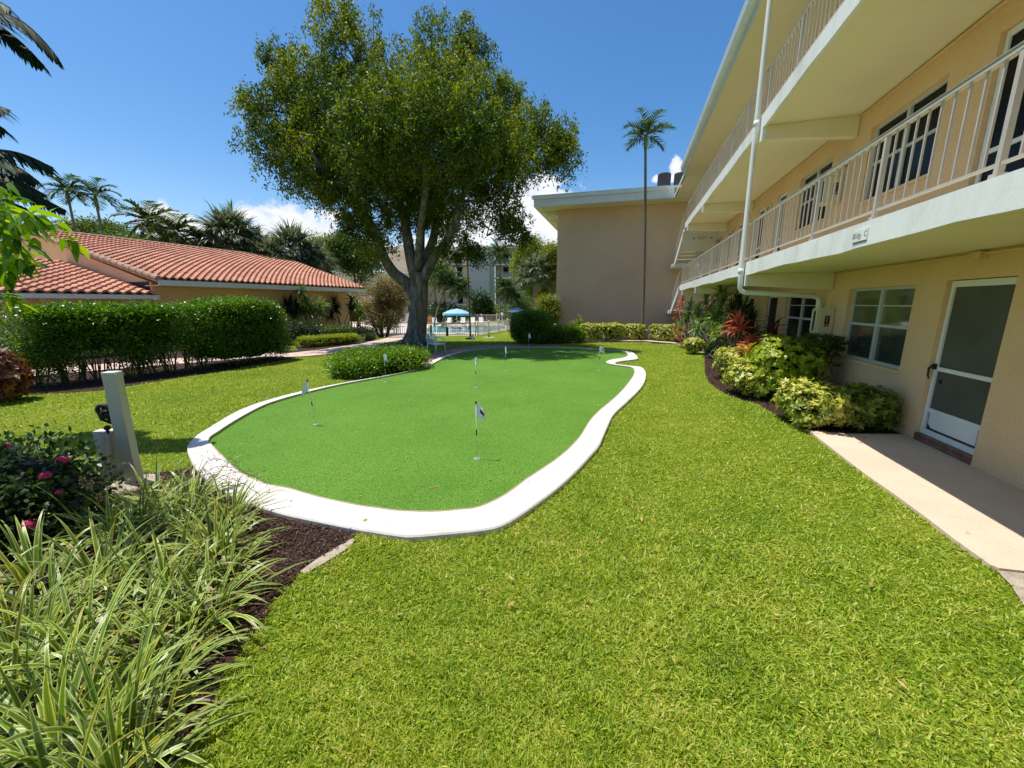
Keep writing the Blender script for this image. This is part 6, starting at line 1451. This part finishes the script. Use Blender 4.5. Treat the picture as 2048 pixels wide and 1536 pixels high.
# ================================================================ LIGHT, SKY, CAMERA
EL_, AZ = math.radians(71.5), (-.956, .292)
sd = Vector((AZ[0]*math.cos(EL_), AZ[1]*math.cos(EL_), math.sin(EL_)))
L = bpy.data.lights.new('sun', 'SUN'); L.energy = 4.6; L.angle = math.radians(.53); L.color = (1, .955, .88)
lo_ = bpy.data.objects.new('sun', L); COL.objects.link(lo_); lo_.rotation_euler = sd.to_track_quat('Z', 'Y').to_euler()
W = bpy.data.worlds.new('World'); S.world = W; W.use_nodes = True; nt = W.node_tree; nt.nodes.clear(); K = nt.links
sky = N(nt, 'ShaderNodeTexSky', sky_type='NISHITA'); sky.sun_disc = False; sky.sun_elevation = EL_; sky.sun_rotation = math.atan2(AZ[0], AZ[1]) % (2*PI)
sky.altitude = 0; sky.air_density = 1.0; sky.dust_density = .6; sky.ozone_density = 2.0
bg = N(nt, 'ShaderNodeBackground'); bg.inputs['Strength'].default_value = .125
hs = N(nt, 'ShaderNodeHueSaturation'); hs.inputs['Saturation'].default_value = 1.32
K.new(sky.outputs[0], hs.inputs['Color']); K.new(hs.outputs[0], bg.inputs['Color'])
tc = N(nt, 'ShaderNodeTexCoord'); sx = N(nt, 'ShaderNodeSeparateXYZ'); K.new(tc.outputs['Generated'], sx.inputs[0])
az = N(nt, 'ShaderNodeMath', operation='ARCTAN2'); K.new(sx.outputs['X'], az.inputs[0]); K.new(sx.outputs['Y'], az.inputs[1])
el = N(nt, 'ShaderNodeMath', operation='ARCSINE'); K.new(sx.outputs['Z'], el.inputs[0])
nz = N(nt, 'ShaderNodeTexNoise'); nz.inputs['Scale'].default_value = 15; nz.inputs['Detail'].default_value = 10; nz.inputs['Roughness'].default_value = .62; K.new(tc.outputs['Generated'], nz.inputs['Vector'])
def mth(op, a, b=None, c=None):
    n = N(nt, 'ShaderNodeMath', operation=op)
    for i, v in enumerate((a, b, c)):
        if v is None: continue
        if isinstance(v, (int, float)): n.inputs[i].default_value = v
        else: K.new(v, n.inputs[i])
    return n.outputs[0]
def ae(px, py): x, y, z = ray(px, py); return math.atan2(x, y), math.atan2(z, math.hypot(x, y))
clouds = [(1040,440,110,60),(1080,400,70,50),(960,470,80,40),(360,455,80,34),(590,450,75,40),(520,470,60,22),(385,462,64,26),(430,478,40,16),(330,462,30,12),(505,430,24,9),(552,424,26,8),(598,462,60,30),(560,474,46,16),(645,476,46,14),(670,434,22,11),(627,437,15,6),(1060,425,70,42),(1000,452,60,40),(1095,368,46,16),(1040,490,110,34),(1352,330,13,17),(1336,354,20,8),(1120,450,60,40),(900,490,110,22),(730,492,80,14),(1090,395,60,30)]
acc = None
for px, py, rx, ry in clouds:
    a, e = ae(px, py); a2, _ = ae(px+rx, py); _, e2 = ae(px, py-ry)
    dx_ = mth('DIVIDE', mth('SUBTRACT', az.outputs[0], a), abs(a2-a)); dy_ = mth('DIVIDE', mth('SUBTRACT', el.outputs[0], e), abs(e2-e))
    d2 = mth('SQRT', mth('ADD', mth('MULTIPLY', dx_, dx_), mth('MULTIPLY', dy_, dy_))); mk = mth('SUBTRACT', 1.0, d2)
    acc = mk if acc is None else mth('MAXIMUM', acc, mk)
nn = mth('MULTIPLY_ADD', nz.outputs['Fac'], 3.6, -1.55)
val = mth('ADD', acc, nn)
cm = N(nt, 'ShaderNodeMapRange', interpolation_type='SMOOTHSTEP'); cm.inputs['From Min'].default_value = .02; cm.inputs['From Max'].default_value = .42; K.new(val, cm.inputs['Value'])
cr = ramp(nt, [(0, (.62,.72,.86)), (.55, (.86,.89,.94)), (1, (1,1,1))]); K.new(val, cr.inputs['Fac'])
# thin whitening near the horizon
hz = N(nt, 'ShaderNodeMapRange', interpolation_type='SMOOTHSTEP'); hz.inputs['From Min'].default_value = .30; hz.inputs['From Max'].default_value = .0; hz.inputs['To Min'].default_value = 0; hz.inputs['To Max'].default_value = .22; K.new(el.outputs[0], hz.inputs['Value'])
mxf = mth('MAXIMUM', mth('MULTIPLY', cm.outputs[0], .93), hz.outputs[0])
bgc = N(nt, 'ShaderNodeBackground'); bgc.inputs['Strength'].default_value = .86; K.new(cr.outputs['Color'], bgc.inputs['Color'])
ms = N(nt, 'ShaderNodeMixShader'); K.new(mxf, ms.inputs[0]); K.new(bg.outputs[0], ms.inputs[1]); K.new(bgc.outputs[0], ms.inputs[2])
out = N(nt, 'ShaderNodeOutputWorld'); K.new(ms.outputs[0], out.inputs[0])

cam = bpy.data.cameras.new('camera'); co = bpy.data.objects.new('camera', cam); COL.objects.link(co); S.camera = co
cam.sensor_fit = 'HORIZONTAL'; cam.sensor_width = 36; cam.lens = 36*F_PX/2048; cam.clip_start = .05; cam.clip_end = 3000
co.location = (0, 0, H); co.rotation_euler = (PI/2-PITCH, 0, 0)
S.render.engine = 'CYCLES'
S.view_settings.view_transform = 'Standard'; S.view_settings.look = 'None'; S.view_settings.gamma = 1; S.view_settings.exposure = 0.35
S.render.resolution_x, S.render.resolution_y = 1024, 768
